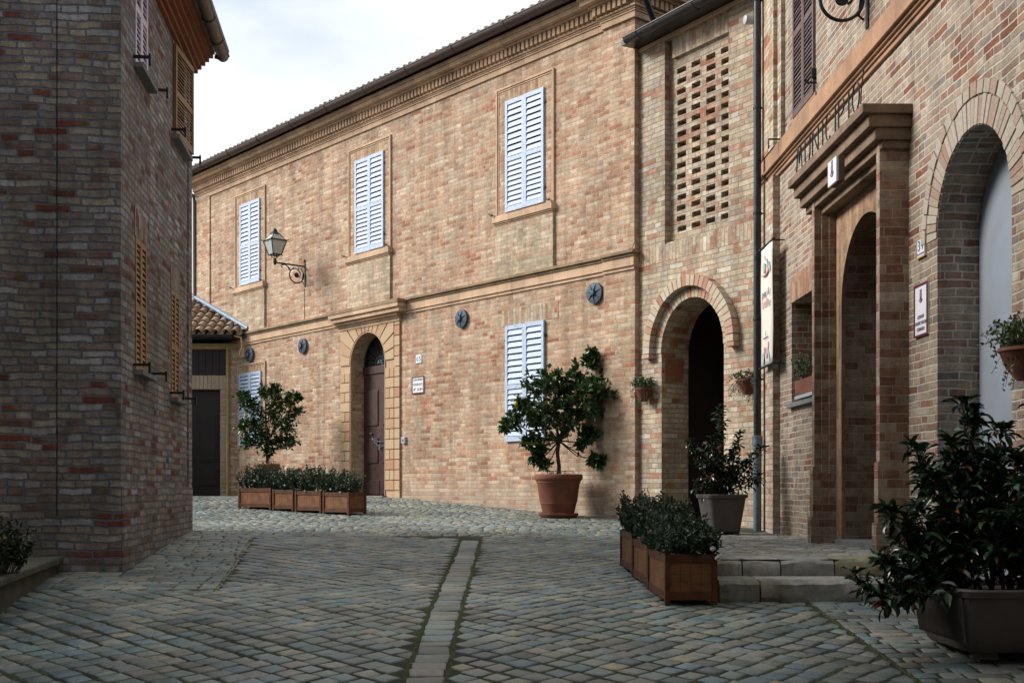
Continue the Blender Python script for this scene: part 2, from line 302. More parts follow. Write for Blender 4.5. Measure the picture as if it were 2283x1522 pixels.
class MB:
    def __init__(s): s.v = []; s.f = []; s.x = Matrix.Identity(4)
    def add(s, vs, fs):
        b = len(s.v); s.v += [tuple(s.x @ Vector(p)) for p in vs]; s.f += [tuple(b + i for i in f) for f in fs]; return s
    def box(s, x0, x1, y0, y1, z0, z1):
        return s.add([(x0, y0, z0), (x1, y0, z0), (x1, y1, z0), (x0, y1, z0), (x0, y0, z1), (x1, y0, z1), (x1, y1, z1), (x0, y1, z1)],
                     [(0, 3, 2, 1), (4, 5, 6, 7), (0, 1, 5, 4), (1, 2, 6, 5), (2, 3, 7, 6), (3, 0, 4, 7)])
    def prism(s, poly, y0, y1):                      # polygon in x-z, extruded in y
        n = len(poly); vs = [(p[0], y0, p[1]) for p in poly] + [(p[0], y1, p[1]) for p in poly]
        return s.add(vs, [tuple(range(n)), tuple(range(2 * n - 1, n - 1, -1))] + [(i, i + n, (i + 1) % n + n, (i + 1) % n) for i in range(n)])
    def prism_z(s, poly, z0, z1):
        n = len(poly); vs = [(p[0], p[1], z0) for p in poly] + [(p[0], p[1], z1) for p in poly]
        return s.add(vs, [tuple(range(n - 1, -1, -1)), tuple(range(n, 2 * n))] + [(i, (i + 1) % n, (i + 1) % n + n, i + n) for i in range(n)])
    def tube(s, pts, r, n=8, cap=True):
        pts = [Vector(p) for p in pts]; k = len(pts); rs = r if isinstance(r, (list, tuple)) else [r] * k
        vs = []; prev = None
        for i, p in enumerate(pts):
            t = (pts[min(i + 1, k - 1)] - pts[max(i - 1, 0)]).normalized()
            if prev is None:
                a = Vector((0, 0, 1)) if abs(t.z) < .9 else Vector((1, 0, 0)); a = (a - t * a.dot(t)).normalized()
            else: a = (prev - t * prev.dot(t)).normalized()
            prev = a; b = t.cross(a)
            vs += [tuple(p + (a * math.cos(2 * math.pi * j / n) + b * math.sin(2 * math.pi * j / n)) * rs[i]) for j in range(n)]
        fs = [(i * n + j, i * n + (j + 1) % n, (i + 1) * n + (j + 1) % n, (i + 1) * n + j) for i in range(k - 1) for j in range(n)]
        if cap: fs += [tuple(range(n - 1, -1, -1)), tuple(range((k - 1) * n, k * n))]
        return s.add(vs, fs)
    def lathe(s, prof, c=(0, 0, 0), n=32, cap=True):
        vs = [(c[0] + r * math.cos(2 * math.pi * j / n), c[1] + r * math.sin(2 * math.pi * j / n), c[2] + z) for r, z in prof for j in range(n)]
        fs = [(i * n + j, i * n + (j + 1) % n, (i + 1) * n + (j + 1) % n, (i + 1) * n + j) for i in range(len(prof) - 1) for j in range(n)]
        if cap: fs += [tuple(range(n - 1, -1, -1)), tuple(range((len(prof) - 1) * n, len(prof) * n))]
        return s.add(vs, fs)
    def build(s, name, mat, parent=None, smooth=False, bevel=0, loc=None):
        me = bpy.data.meshes.new(name); me.from_pydata(s.v, [], s.f); me.materials.append(mat)
        o = bpy.data.objects.new(name, me); COL.objects.link(o)
        if parent: o.parent = parent
        if loc: o.location = loc
        if smooth:
            me.polygons.foreach_set('use_smooth', [True] * len(me.polygons))
            try: me.set_sharp_from_angle(angle=R(40))
            except Exception: pass
        if bevel:
            b = o.modifiers.new('bevel', 'BEVEL'); b.width = bevel; b.segments = 2; b.limit_method = 'ANGLE'
        return o

def thing(name, loc, rz, label, cat, group=None):
    o = bpy.data.objects.new(name, None); o.empty_display_size = .3; COL.objects.link(o)
    o.location = loc; o.rotation_euler = (0, 0, rz); return prop(o, label, cat, group)
def copy_tree(o, parent=None):
    c = o.copy(); COL.objects.link(c); c.parent = parent
    for ch in list(o.children): copy_tree(ch, c)
    return c

class Wall:
    """a wall plane: local x runs along it (left to right in the photo), y goes into it, z is height from the eye"""
    def __init__(s, O, r):
        s.O = Vector(O); s.r = Vector(r).normalized(); s.n = Vector((s.r.y, -s.r.x)); s.a = math.atan2(s.r.y, s.r.x)
    def uZ(s, px, out=0.0):
        a = (px - CX) / F; P = s.O + s.n * out
        u = (a * P.y - P.x) / (s.r.x - a * s.r.y); return u, P.y + s.r.y * u
    def u(s, px, out=0.0): return s.uZ(px, out)[0]
    def z(s, px, py, out=0.0): return (HY - py) * s.uZ(px, out)[1] / F
    def world(s, u, out=0.0): p = s.O + s.r * u + s.n * out; return p

# house = Empty at its base; local z=0 at the eye level so that heights read from the photo can be used directly
class House:
    def __init__(s, wall, name, label, cat, base):
        s.w = wall; s.base = base
        s.root = thing(name, (wall.O.x, wall.O.y, EH + base), wall.a, label, cat)
    def part(s, mb, name, mat, parent=None, **k):
        if parent is None: return mb.build(name, mat, s.root, loc=(0, 0, -s.base), **k)
        return mb.build(name, mat, parent, **k)

def wall_mesh(mb, x0, x1, D, z0, z1, holes, backs=True):
    """front face with holes (each: polygon [(x,z)], depth) and their reveals; the rest of the block closed"""
    outer = [Vector((x0, 0, z0)), Vector((x1, 0, z0)), Vector((x1, 0, z1)), Vector((x0, 0, z1))]
    loops = [outer] + [[Vector((p[0], 0, p[1])) for p in h[0]] for h in holes]
    flat = [p for l in loops for p in l]
    tris = tessellate_polygon([[Vector((p.x, p.z, 0)) for p in l] for l in loops])
    fs = []
    for t in tris:
        a, b, c = (flat[i] for i in t); nrm = (b - a).cross(c - a)
        fs.append(tuple(t) if nrm.y < 0 else tuple(reversed(t)))
    mb.add([tuple(p) for p in flat], fs)
    mb.add([(x0, 0, z0), (x1, 0, z0), (x1, D, z0), (x0, D, z0), (x0, 0, z1), (x1, 0, z1), (x1, D, z1), (x0, D, z1)],
           [(0, 3, 2, 1), (4, 5, 6, 7), (1, 2, 6, 5), (2, 3, 7, 6), (3, 0, 4, 7)])
    for poly, dep, *rest in holes:
        n = len(poly)
        mb.add([(p[0], 0, p[1]) for p in poly] + [(p[0], dep, p[1]) for p in poly],
               [(i, i + n, (i + 1) % n + n, (i + 1) % n) for i in range(n)] + ([tuple(range(n, 2 * n))] if backs else []))
def rect(x0, x1, z0, z1): return [(x0, z0), (x1, z0), (x1, z1), (x0, z1)]
def arch(x0, x1, z0, zs, n=20, rise=None):
    cx, r = (x0 + x1) / 2, (x1 - x0) / 2; rise = rise or r
    return [(x0, z0), (x1, z0)] + [(cx + r * math.cos(math.pi * i / n), zs + rise * math.sin(math.pi * i / n)) for i in range(n + 1)]
def ring(mb, cx, zs, r0, r1, y0, y1, nb, a0=0.0, a1=math.pi, gap=.12, jit=.003):
    for i in range(nb):
        t0 = a0 + (a1 - a0) * (i + gap / 2) / nb; t1 = a0 + (a1 - a0) * (i + 1 - gap / 2) / nb
        ro = r1 + random.uniform(-jit, jit) * 2; yy = y0 + random.uniform(-jit, jit)
        q = [(r0, t0), (r0, t1), (ro, t1), (ro, t0)]
        mb.prism([(cx + a * math.cos(t), zs + a * math.sin(t)) for a, t in q][::-1], yy, y1)

def text(body, size, mat, parent, loc, name='lettering', extrude=.002, sx=1.0, rot=(R(90), 0, 0), align='CENTER', offset=0.0, space=1.0, bold=0):
    cu = bpy.data.curves.new('t', 'FONT'); cu.body = body; cu.size = size; cu.extrude = extrude; cu.align_x = align; cu.align_y = 'CENTER'
    cu.offset = offset; cu.space_character = space; cu.resolution_u = 4
    to = bpy.data.objects.new('t', cu); COL.objects.link(to); dg = bpy.context.evaluated_depsgraph_get(); dg.update()
    me = bpy.data.meshes.new_from_object(to.evaluated_get(dg)); bpy.data.objects.remove(to); bpy.data.curves.remove(cu)
    me.materials.clear(); me.materials.append(mat)
    mr = Matrix.Rotation(rot[2], 4, 'Z') @ Matrix.Rotation(rot[0], 4, 'X') @ Matrix.Scale(sx, 4, (1, 0, 0)); me.transform(mr)
    o = bpy.data.objects.new(name, me); COL.objects.link(o); o.parent = parent; o.location = loc; return o

def shutter_leaf(mb, x0, x1, z0, z1, y=-.03, t=.035, n1=9, n2=8, mid=.47, st=.055, off=0.0, ajar=0.0):
    """louvred leaf; local front at y, thickness t"""
    old = mb.x
    if ajar: mb.x = mb.x @ Matrix.Translation((x0, y, 0)) @ Matrix.Rotation(ajar, 4, 'Z') @ Matrix.Translation((-x0, -y, 0))
    mb.box(x0, x0 + st, y, y + t, z0, z1); mb.box(x1 - st, x1, y, y + t, z0, z1)
    zm = z0 + (z1 - z0) * mid; rail = st * 1.25
    a, b = x0 + st + .0005, x1 - st - .0005
    mb.box(a, b, y + .002, y + t - .002, z0, z0 + rail * 1.2); mb.box(a, b, y + .002, y + t - .002, z1 - rail, z1); mb.box(a, b, y + .002, y + t - .002, zm - rail / 2, zm + rail / 2)
    for lo, hi, n in ((z0 + rail * 1.2, zm - rail / 2, n2), (zm + rail / 2, z1 - rail, n1)):
        st_ = (hi - lo) / n
        for i in range(n):
            zc = lo + (i + .5) * st_; dz = st_ * .40
            jit = random.uniform(-.004, .004)
            mb.add([(a, y + .002 + jit, zc - dz), (b, y + .002 + jit, zc - dz), (b, y + t * .55, zc + dz * .9), (a, y + t * .55, zc + dz * .9),
                    (a, y + .009 + jit, zc - dz - .004), (b, y + .009 + jit, zc - dz - .004), (b, y + t * .55 + .007, zc + dz * .9 - .004), (a, y + t * .55 + .007, zc + dz * .9 - .004)],
                   [(0, 1, 2, 3), (7, 6, 5, 4), (0, 4, 5, 1), (3, 2, 6, 7)])
    mb.x = old

def rnd_dir(up=0.0):
    while True:
        d = Vector((random.uniform(-1, 1), random.uniform(-1, 1), random.uniform(-1, 1)))
        if .05 < d.length < 1: break
    d.normalize(); d.z += up; return d.normalized()
def leaf(mb, p, d, L, W, up=Vector((0, 0, 1)), droop=.18):
    d = d.normalized(); s_ = d.cross(up)
    if s_.length < .1: s_ = d.cross(Vector((1, 0, 0)))
    s_.normalize(); n = s_.cross(d); q = lambda a, b, c: tuple(p + d * (a * L) + s_ * (b * W) + n * (c * L))
    mb.add([q(0, 0, 0), q(.35, .5, .06), q(.72, .38, .02), q(1, 0, -droop), q(.72, -.38, .02), q(.35, -.5, .06), q(.5, 0, -.03)],
           [(0, 6, 2, 1), (6, 3, 2), (0, 5, 4, 6), (6, 4, 3)])

# ------------------------------------------------------------------ ground
KN = [(-12, -2.2), (0, -1.65), (5.3 * S, -1.045), (7.35 * S, -.845), (9.1 * S, -.755), (12.45 * S, -.52), (14.6 * S, -.455), (15.85 * S, -.37), (17.4 * S, -.245), (18.4 * S, -.16), (20 * S, -.16), (22.3 * S, -.18), (30 * S, -.2), (80, -.3)]
def grel(Y):
    for (a, za), (b, zb) in zip(KN, KN[1:]):
        if Y <= b: t = (Y - a) / (b - a); return za + (zb - za) * t
    return KN[-1][1]
def gz(Y): return EH + sum(grel(Y + d) for d in (-.5, -.25, 0, .25, .5)) / 5
LAND = EH - .55                                   # level of the raised landing by the town hall

mb = MB(); xs = [-60, -30, -12, -8, -4, 0, 4, 8, 12, 30, 60]; ys = [-30, -12, -6, 0, 3] + [4 + i * .5 for i in range(64)] + [40, 50, 80]
for yv in ys: mb.v += [(x, yv, gz(yv) - .0075) for x in xs]
nx = len(xs); mb.f = [(j * nx + i, j * nx + i + 1, (j + 1) * nx + i + 1, (j + 1) * nx + i) for j in range(len(ys) - 1) for i in range(nx - 1)]
prop(mb.build('ground', M['joint'], smooth=True), kind='structure')

def linex(Y):                                     # edge of the brick-laid apron along the left house
    return -2.40 + (Y - 8 * S) * (-.61 / (3.3 * S))
V, FC = [], []
def stone(c, ax, ay, hw, hd, z0, inset=.016, dome=.003, clip=None):
    """c centre (x,y), ax/ay unit axes, half sizes"""
    jit = .011
    pts = [Vector(c) + ax * (sx * hw) + ay * (sy * hd) + Vector((random.uniform(-jit, jit), random.uniform(-jit, jit))) for sx, sy in ((-1, -1), (1, -1), (1, 1), (-1, 1))]
    if clip: pts = [clip(p) for p in pts]
    cen = sum(pts, Vector((0, 0))) / 4; b = len(V); tz = random.uniform(-.003, .003); tx = random.uniform(-.018, .018); ty = random.uniform(-.02, .02)
    hgt = lambda p: z0(p.y) + tz + (p.x - cen.x) * tx + (p.y - cen.y) * ty
    for k, dz in ((0.0, -.034), (.10, -.005), (.30, -.0005)):
        for i, p in enumerate(pts):
            q = p + (cen - p) * (inset * (k * 2.6) / max(hw, .03)); prv = pts[i - 1]; nxt = pts[(i + 1) % 4]
            V.append((q.x, q.y, hgt(q) + dz))
    V.append((cen.x, cen.y, hgt(cen) + dome))
    for l in range(2):
        for i in range(4): FC.append((b + l * 4 + i, b + l * 4 + (i + 1) % 4, b + l * 4 + 4 + (i + 1) % 4, b + l * 4 + 4 + i))
    for i in range(4): FC.append((b + 8 + i, b + 8 + (i + 1) % 4, b + 12))
ZR0, ZR1 = 5.2, 14.0
# diagonal stones in the middle
a45 = R(46); A1 = Vector((math.cos(a45), math.sin(a45))); A2 = Vector((-math.sin(a45), math.cos(a45))); st = .150
for i in range(-120, 160):
    for j in range(-10, 190):
        wob = .02 * math.sin(i * .7 + j * .31)
        c = A1 * ((i + .5) * st + random.uniform(-.006, .006) + wob) + A2 * ((j + (.0 if i % 2 else .0)) * st + .02 * math.sin(i * 1.3))
        if not (ZR0 < c.y < ZR1 + .35 * math.sin(c.x * 2.1)): continue
        lx = linex(c.y) if c.y > 9.43 else -9
        if c.x < max(-5.2, lx + .03) or c.x > 4.0: continue
        if c.x > 2.17 and c.y < 8.75: continue
        if c.x > 1.95 and c.y >= 8.7: continue
        if -.605 < c.x < -.345: continue
        big = random.random()
        stone(c, A1, A2, st * random.uniform(.425, .465), st * random.uniform(.425, .465), gz, clip=lambda p, lx=lx, cx=c.x: Vector((min(p.x, -.592) if cx < -.475 else max(p.x, -.358) if cx < .2 else (min(p.x, 2.197) if p.y < 8.75 else p.x), p.y)) if cx > lx + .3 else Vector((max(p.x, lx + .012), p.y)))
# rows parallel to the picture: strip, right side, left apron, and the far part of the square
def rows(x0f, x1f, y0, y1, d, wl, z0=gz, slope=0.0, wj=.35):
    y = y0
    while y < y1:
        dd = d * random.uniform(.9, 1.12); x0, x1 = x0f(y), x1f(y); x = x0 - random.uniform(0, wl)
        while x < x1:
            ww = wl * random.uniform(1 - wj, 1 + wj); xa, xb = max(x, x0), min(x + ww, x1 + .05); yy = y
            if xb - xa > .05:
                cx = (xa + xb) / 2; ww_ = xb - xa
                stone((cx, yy + dd / 2), Vector((1, slope)).normalized(), Vector((0, 1)), ww_ / 2 - .007, dd / 2 - .0065, z0)
            x += ww
        y += dd
y = ZR0
while y < 13.4:
    dd = random.uniform(.13, .22); stone((-.475, y + dd / 2), Vector((1, 0)), Vector((0, 1)), .100, dd / 2 - .006, gz); y += dd
rows(lambda y: 2.215, lambda y: 4.0, ZR0, 8.72, .12, .21)
rows(lambda y: -3.55 - .137 * (y - 10.6) - .6 * (y < 10.6), lambda y: linex(y) - .03, 9.45, 14.0, .115, .24)
rows(lambda y: -12 if y > 15 else -4.2, lambda y: 2.6 if y < 17 else 2.2 - (y - 17) * .86, 13.95, 27, .115, .15, wj=.3)
me = bpy.data.meshes.new('cobblestones'); me.from_pydata(V, [], FC); me.materials.append(M['cobble'])
me.polygons.foreach_set('use_smooth', [True] * len(me.polygons))
o = bpy.data.objects.new('paving', me); COL.objects.link(o); prop(o, kind='structure')
# moss lines
def moss_line(pts, wd, z=gz):
    m_ = MB(); n = int((pts[1][1] - pts[0][1]) / .03)
    for i in range(n):
        t = i / n; x = pts[0][0] + (pts[1][0] - pts[0][0]) * t; y = pts[0][1] + (pts[1][1] - pts[0][1]) * t
        if random.random() < .18: continue
        r_ = wd * random.uniform(.5, 1.2); x += random.uniform(-.006, .006)
        m_.add([(x - r_, y - .022, z(y) - .010), (x + r_, y - .022, z(y) - .010), (x + r_, y + .022, z(y) - .010), (x - r_, y + .022, z(y) - .010), (x, y, z(y) + random.uniform(.001, .008))],
               [(0, 1, 4), (1, 2, 4), (2, 3, 4), (3, 0, 4)])
    return m_
mm = MB()
for pts, wd in ((((-.592, 5.2), (-.60, 13.4)), .013), (((-.355, 5.2), (-.36, 13.4)), .014), (((linex(9.3), 9.3), (linex(13.8), 13.8)), .013), (((2.206, 5.2), (2.206, 8.7)), .008)):
    q = moss_line(pts, wd); mm.add(q.v, q.f)
for k in range(1500):                              # tufts in the joints of the diagonal stones
    i, j = random.randint(-60, 100), random.randint(20, 120); c = A1 * (i * st) + A2 * ((j + random.random()) * st)
    if not (5.3 < c.y < 11.5 and -3.4 < c.x < 2.1): continue
    if math.sin(c.x * 1.7) + math.sin(c.y * 1.3 + 1) < -.2: continue
    r_ = random.uniform(.006, .014)
    for q in range(3):
        x, y = c.x + A2.x * q * .015, c.y + A2.y * q * .015
        mm.add([(x - r_, y - r_, gz(y) - .012), (x + r_, y - r_, gz(y) - .012), (x + r_, y + r_, gz(y) - .012), (x - r_, y + r_, gz(y) - .012), (x, y, gz(y) + .001)], [(0, 1, 4), (1, 2, 4), (2, 3, 4), (3, 0, 4)])
prop(mm.build('moss', M['moss'], smooth=True), 'green moss growing along the joints of the paving stones', 'moss', kind='stuff')

# raised landing and its two stone steps
WR = Wall((3.26, 11.8 * S), (36.5 / 1.0, -F))
mb = MB(); V, FC = [], []
lx0 = 1.52
mb.prism_z([(lx0 + .02, 9.14), (3.4, 9.14), (3.4, 15.2), (lx0 + .35, 15.2), (lx0 + .25, 12)], EH - 1.3, LAND - .0075)
mb.build('landing', M['joint']); prop(bpy.data.objects['landing'], kind='structure')
rows(lambda y: lx0 + .03 + (y - 9.1) * .05, lambda y: 3.38, 9.5, 15.3, .12, .2, z0=lambda y: LAND)
me = bpy.data.meshes.new('landing_paving'); me.from_pydata(V, [], FC)
me.polygons.foreach_set('use_smooth', [True] * len(me.polygons))
landing_me = me; o = bpy.data.objects.new('landing_paving', me); COL.objects.link(o); prop(o, kind='structure')
st_root = thing('stone_steps', (2.5, 8.9, gz(8.9)), 0, 'two worn grey stone steps leading up to the portal', 'steps')
def rough_block(mb, x0, x1, y0, y1, z0, z1, j=.012):
    nx_, nz_ = max(2, int((x1 - x0) / .08)), 3
    b = len(mb.v); g_ = lambda: random.uniform(-j, j)
    vs = []; fs = []
    prof = [(y0 + .03, z0), (y0 + .004, z0 + (z1 - z0) * .35), (y0 - .006, (z0 + z1) / 2), (y0 + .004, z1 - .035), (y0 + .035, z1 - .006), (y0 + .09, z1), (y1, z1 - .002)]
    for i in range(nx_ + 1):
        t = i / nx_; x = x0 + (x1 - x0) * t; e = .012 if i in (0, nx_) else (.004 if i in (1, nx_ - 1) else 0)
        for k, (yy, zz) in enumerate(prof): vs.append((x, yy + e + (g_() if k < 5 else 0), zz + (g_() * .5 if k in (3, 4, 5) else 0) - (e * .7 if k in (3, 4, 5) else 0)))
    m_ = len(prof)
    for i in range(nx_):
        for k in range(m_ - 1): fs.append((i * m_ + k, (i + 1) * m_ + k, (i + 1) * m_ + k + 1, i * m_ + k + 1))
    fs += [tuple(range(m_)), tuple(range((nx_ + 1) * m_ - 1, nx_ * m_ - 1, -1))]
    mb.add(vs, fs)
g = G('step stones'); co = g.obj(); r = g.n('ShaderNodeNewGeometry').outputs['Random Per Island']
c = g.ramp(r, [(0, (.30, .285, .25)), (.4, (.36, .35, .32)), (.75, (.27, .27, .25)), (1, (.24, .22, .14))]); n = g.noise(co, 9, 5, .7)
c = g.mixc(g.mapr(g.noise(co, 2.2, 3), .5, .64, 0, .6), c, (.12, .105, .045, 1))
sv = g.mapr(n, .3, .7, .6, 1.25); g.col(g.mixc(1, c, g.comb(sv, sv, sv), 'MULTIPLY')); g.rough(.85); g.bump(n, 1, .014); M['stepstone'] = g.m; landing_me.materials.append(g.m)
for nm, y0, y1, zt, zb, xx in (('lower_step', 8.72, 9.12, EH - .682, EH - .95, [1.55, 1.86, 2.62, 3.38]), ('upper_step', 9.10, 9.52, EH - .548, EH - .8, [1.58, 1.80, 2.10, 2.52, 3.02, 3.38])):
    mb = MB()
    for a, b in zip(xx, xx[1:]): rough_block(mb, a + .006, b - .006, y0, y1, zb, zt)
    ob = mb.build(nm, M['stepstone'], st_root, smooth=True); ob.location = (-2.5, -8.9, -gz(8.9))

# ------------------------------------------------------------------ main pale brick house
KA = 16.504 * F
zc = KA / (1415 + 1091)
WA = Wall(((1415 - CX) / F * zc, zc), (2232.5, -F))
HA = House(WA, 'brick_house', 'long two-storey pale brick house with pale blue shutters and brown arched door', 'house', grel(zc) - .1)
xa0 = WA.u(441); xa1 = 0.0
wins = []   # (x0,x1,z0,z1, frame x0,x1, full)
def win(pl, pr, z0, z1): return (WA.u(pl, .03), WA.u(pr, .03), z0, z1)
W = [win(534.7, 579, 4.56, 6.38), win(791, 855.1, 4.56, 6.37), win(1126.6, 1212.6, 4.56, 6.39), win(1126.8, 1213, .77, 2.68), win(533, 581.5, .97, 2.58)]
DX0, DX1, DZS = WA.u(781.5, .04), WA.u(856.7, .04), 2.40
DZ0 = -.14
holes = [(rect(a + .02, b - .02, c_ + .02, d_ - .02), .18) for a, b, c_, d_ in W]
holes.append((arch(DX0, DX1, DZ0, DZS), .34))
mb = MB(); wall_mesh(mb, xa0, xa1, 7.0, -1.2, 7.3, holes)
HA.part(mb, 'wall', M['brick_main'])
# corner pilasters
mb = MB(); pr0 = WA.u(1346, .035)
mb.box(pr0, xa1 + .035, -.035, .5, -1.2, 6.90)
HA.part(mb, 'pilaster', M['brick_main']); mb = MB()
mb.box(xa0 - .03, WA.u(467, .03), -.03, .4, 3.5, 6.90)
HA.part(mb, 'pilaster', M['brick_main'])
# cornice tiers wrap round the right-hand corner
def wrap(mb, out, z0, z1, x0=None, x1=None, D=6.5): mb.box((xa0 if x0 is None else x0) - out * (x0 is None), (xa1 if x1 is None else x1) + out, -out, D, z0, z1)
mb = MB(); tiers = [(.03, 6.88, 6.97), (.045, 6.975, 7.005), (.06, 7.005, 7.03), (.085, 7.03, 7.065), (.07, 7.065, 7.20), (.17, 7.20, 7.235), (.26, 7.235, 7.31), (.29, 7.31, 7.37)]
for o_, a, b in tiers: wrap(mb, o_, a, b)
HA.part(mb, 'cornice', M['trim'], bevel=.006)
mb = MB()                                          # the cornice breaks forward over the corner pilaster
for o_, a, b in [(.075, 6.885, 6.972), (.09, 6.972, 7.002), (.105, 7.002, 7.028), (.13, 7.028, 7.063), (.22, 7.202, 7.237), (.31, 7.237, 7.312), (.34, 7.312, 7.36)]: mb.box(pr0 - (o_ - .06), xa1 + o_, -o_, 1.5, a, b)
HA.part(mb, 'corner_cornice', M['trim'], bevel=.006)
mb = MB(); x = xa0
while x < xa1 - .02:
    o2 = .135 if x < pr0 - .1 else .185; mb.box(x, x + .062, -o2, -.068, 7.075, 7.198); x += .105
HA.part(mb, 'dentil_row', M['trim']); mb = MB(); y = .05
while y < 6: mb.box(xa1 + .068, xa1 + .185, y, y + .062, 7.075, 7.198); y += .105
HA.part(mb, 'dentil_row', M['trim'])
# string course
mb = MB()
for a, b, o2 in ((WA.u(530), pr0, 0), (pr0, xa1 + .04, .035)):
    mb.box(a, b + (.03 if o2 else 0), -.085 - o2, .05, 3.445, 3.49); mb.box(a, b + (.01 if o2 else 0), -.05 - o2, .05, 3.405, 3.445)
HA.part(mb, 'string_course_cap', M['trim_dark'], bevel=.004)
mb = MB()
for a, b, o2 in ((WA.u(530), pr0, 0), (pr0, xa1 + .035, .035)):
    mb.box(a, b, -.028 - o2, .05, 3.275, 3.405); mb.box(a, b, -.045 - o2, .05, 3.262, 3.275); mb.box(a, b, -.022 - o2, .05, 3.21, 3.262)
HA.part(mb, 'string_course', M['trim'])
# windows
def main_window(i, spec, framed, apron):
    a, b, c_, d_ = spec
    mb = MB(); mb.box(a + .02, b - .02, .12, .14, c_ + .02, d_ - .02); wdw = HA.part(mb, 'window', M['dark'])
    mid = (a + b) / 2
    for s_, (p, q) in enumerate(((a, mid - .004), (mid + .004, b))):
        mb = MB(); shutter_leaf(mb, p, q, c_, d_, y=-.040 - .006 * s_, n1=9 if framed and apron else 9, n2=9 if not framed else 9, ajar=(.025 if s_ == 0 else -.0) * (i % 2))
        HA.part(mb, 'shutter', M['shutter'], wdw, bevel=0)
    mb = MB()                                     # hinges and hold-backs
    for zz in (c_ + .22, d_ - .25): mb.box(a - .03, a + .02, -.03, .0, zz, zz + .03); mb.box(b - .02, b + .03, -.03, .0, zz, zz + .03)
    if apron:
        for xx in (a - .26, b + .20): mb.tube([(xx, 0, c_ - .02), (xx, -.14, c_ - .02)], .008, 6); mb.tube([(xx - .05, -.13, c_ + .015), (xx, -.14, c_ - .02), (xx + .05, -.13, c_ - .01)], .009, 6)
    HA.part(mb, 'hinge', M['iron'], wdw)
    if framed:
        fa, fb = a - (.245 if apron else .07), b + (.225 if apron else .18); top = d_ + (.25 if apron else .20); bot = c_ - .04 if apron else c_ - .10
        mb = MB()
        for x0, x1, z0, z1, o_ in ((fa, fa + .03, bot, top, .032), (fb - .03, fb, bot, top, .032), (fa + .03, fb - .03, top - .03, top, .032)):
            mb.box(x0, x1, -o_, .02, z0, z1)
        flat = MB()
        for x0, x1 in ((fa + .03, a - .004), (b + .004, fb - .03)): flat.box(x0, x1, -.012, .02, bot, top - .03)
        HA.part(flat, 'jamb', M['brick_main'], wdw)
        for x0, x1, z0, z1 in ((fa + .045, fa + .06, bot, top - .03), (fb - .06, fb - .045, bot, top - .03), (fa + .06, fb - .06, top - .06, top - .045)): mb.box(x0, x1, -.022, .0, z0, z1)
        HA.part(mb, 'frame', M['trim'], wdw)
        mb = MB(); mb.box(a - .004, b + .004, -.0125, .02, d_ + .002, top - .03); HA.part(mb, 'flat_arch', M['brick_main_soldier'], wdw)
        if apron:
            mb = MB(); mb.box(fa - .03, fb + .02, -.095, .02, c_ - .15, c_ - .045); mb.box(fa - .02, fb + .01, -.075, .02, c_ - .175, c_ - .15); mb.box(fa - .01, fb + .0, -.055, .02, c_ - .20, c_ - .175)
            HA.part(mb, 'sill', M['trim'], wdw, bevel=.004)
            mb = MB(); mb.box(fa, fb, -.045, .02, 3.49, c_ - .2); HA.part(mb, 'apron', M['brick_apron'], wdw)
    else:
        mb = MB(); mb.box(a - .12, b + .30, -.006, .02, d_ + .005, d_ + .27); HA.part(mb, 'flat_arch', M['brick_soldier'], wdw)
    return wdw
for i, s_ in enumerate(W[:3]): main_window(i, s_, True, True)
main_window(3, W[3], False, False); main_window(4, W[4], True, False)
# door with rusticated surround
mb = MB()
pts = arch(DX0 + .002, DX1 - .002, DZ0, DZS)
leafw = (DX1 - DX0)
mb.box(DX0, DX1, .27, .32, DZ0, DZS - .16)
for s_ in (0, 1):
    a = DX0 + s_ * leafw / 2; b = a + leafw / 2
    for z0, z1 in ((.42, 1.10 - .05), (1.15, DZS - .42)): 
        for k, (e, y_) in enumerate(((.07, .262), (.10, .268))): mb.box(a + e, b - e, y_ - .012, .272, z0 + e, z1 - e)
    mb.box(a + .01, b - .01, .25, .272, DZ0 + .02, DZ0 + .30)
mb.box(DX0, DX1, .245, .30, DZS - .17, DZS - .02)
door = HA.part(mb, 'door', M['door_red'], bevel=.004)
mb = MB(); mb.prism(arch(DX0, DX1, DZS - .02, DZS), .31, .32); HA.part(mb, 'fanlight_glass', M['glass_dark'], door)
mb = MB(); cxd = (DX0 + DX1) / 2; rd = leafw / 2
for k in range(9):
    t = math.pi * (k + .5) / 9; mb.tube([(cxd + .15 * math.cos(t), .27, DZS + .15 * math.sin(t)), (cxd + (rd - .03) * math.cos(t), .27, DZS + (rd - .03) * math.sin(t))], .009, 6)
mb.tube([(cxd + .15 * math.cos(math.pi * k / 14), .27, DZS + .15 * math.sin(math.pi * k / 14)) for k in range(15)], .012, 6)
mb.tube([(cxd + .11 * math.cos(math.pi * k / 14), .27, DZS + .11 * math.sin(math.pi * k / 14)) for k in range(15)], .008, 6)
mb.tube([(cxd + (rd - .02) * math.cos(math.pi * k / 20), .28, DZS + (rd - .02) * math.sin(math.pi * k / 20)) for k in range(21)], .016, 6)
HA.part(mb, 'fanlight_grille', M['iron'], door)
text('ATL', .10, M['steel'], door, (cxd, .262, DZS + .045), name='grille_letters', extrude=.004)
mb = MB()
for sag, n in ((.10, 18), (.19, 20)):
    pts_ = [(DX0 + .33 + (leafw - .40) * t / n, .235, .98 - sag * 4 * (t / n) * (1 - t / n) + .03 * t / n) for t in range(n + 1)]
    for i in range(n): 
        p, q = Vector(pts_[i]), Vector(pts_[i + 1]); m_ = (p + q) / 2; wd_ = Vector((0, .012, 0)) if i % 2 else Vector((0, 0, .012))
        mb.tube([p, m_ + wd_, q], .005, 5); mb.tube([p, m_ - wd_, q], .005, 5)
HA.part(mb, 'chain', M['steel'], door)
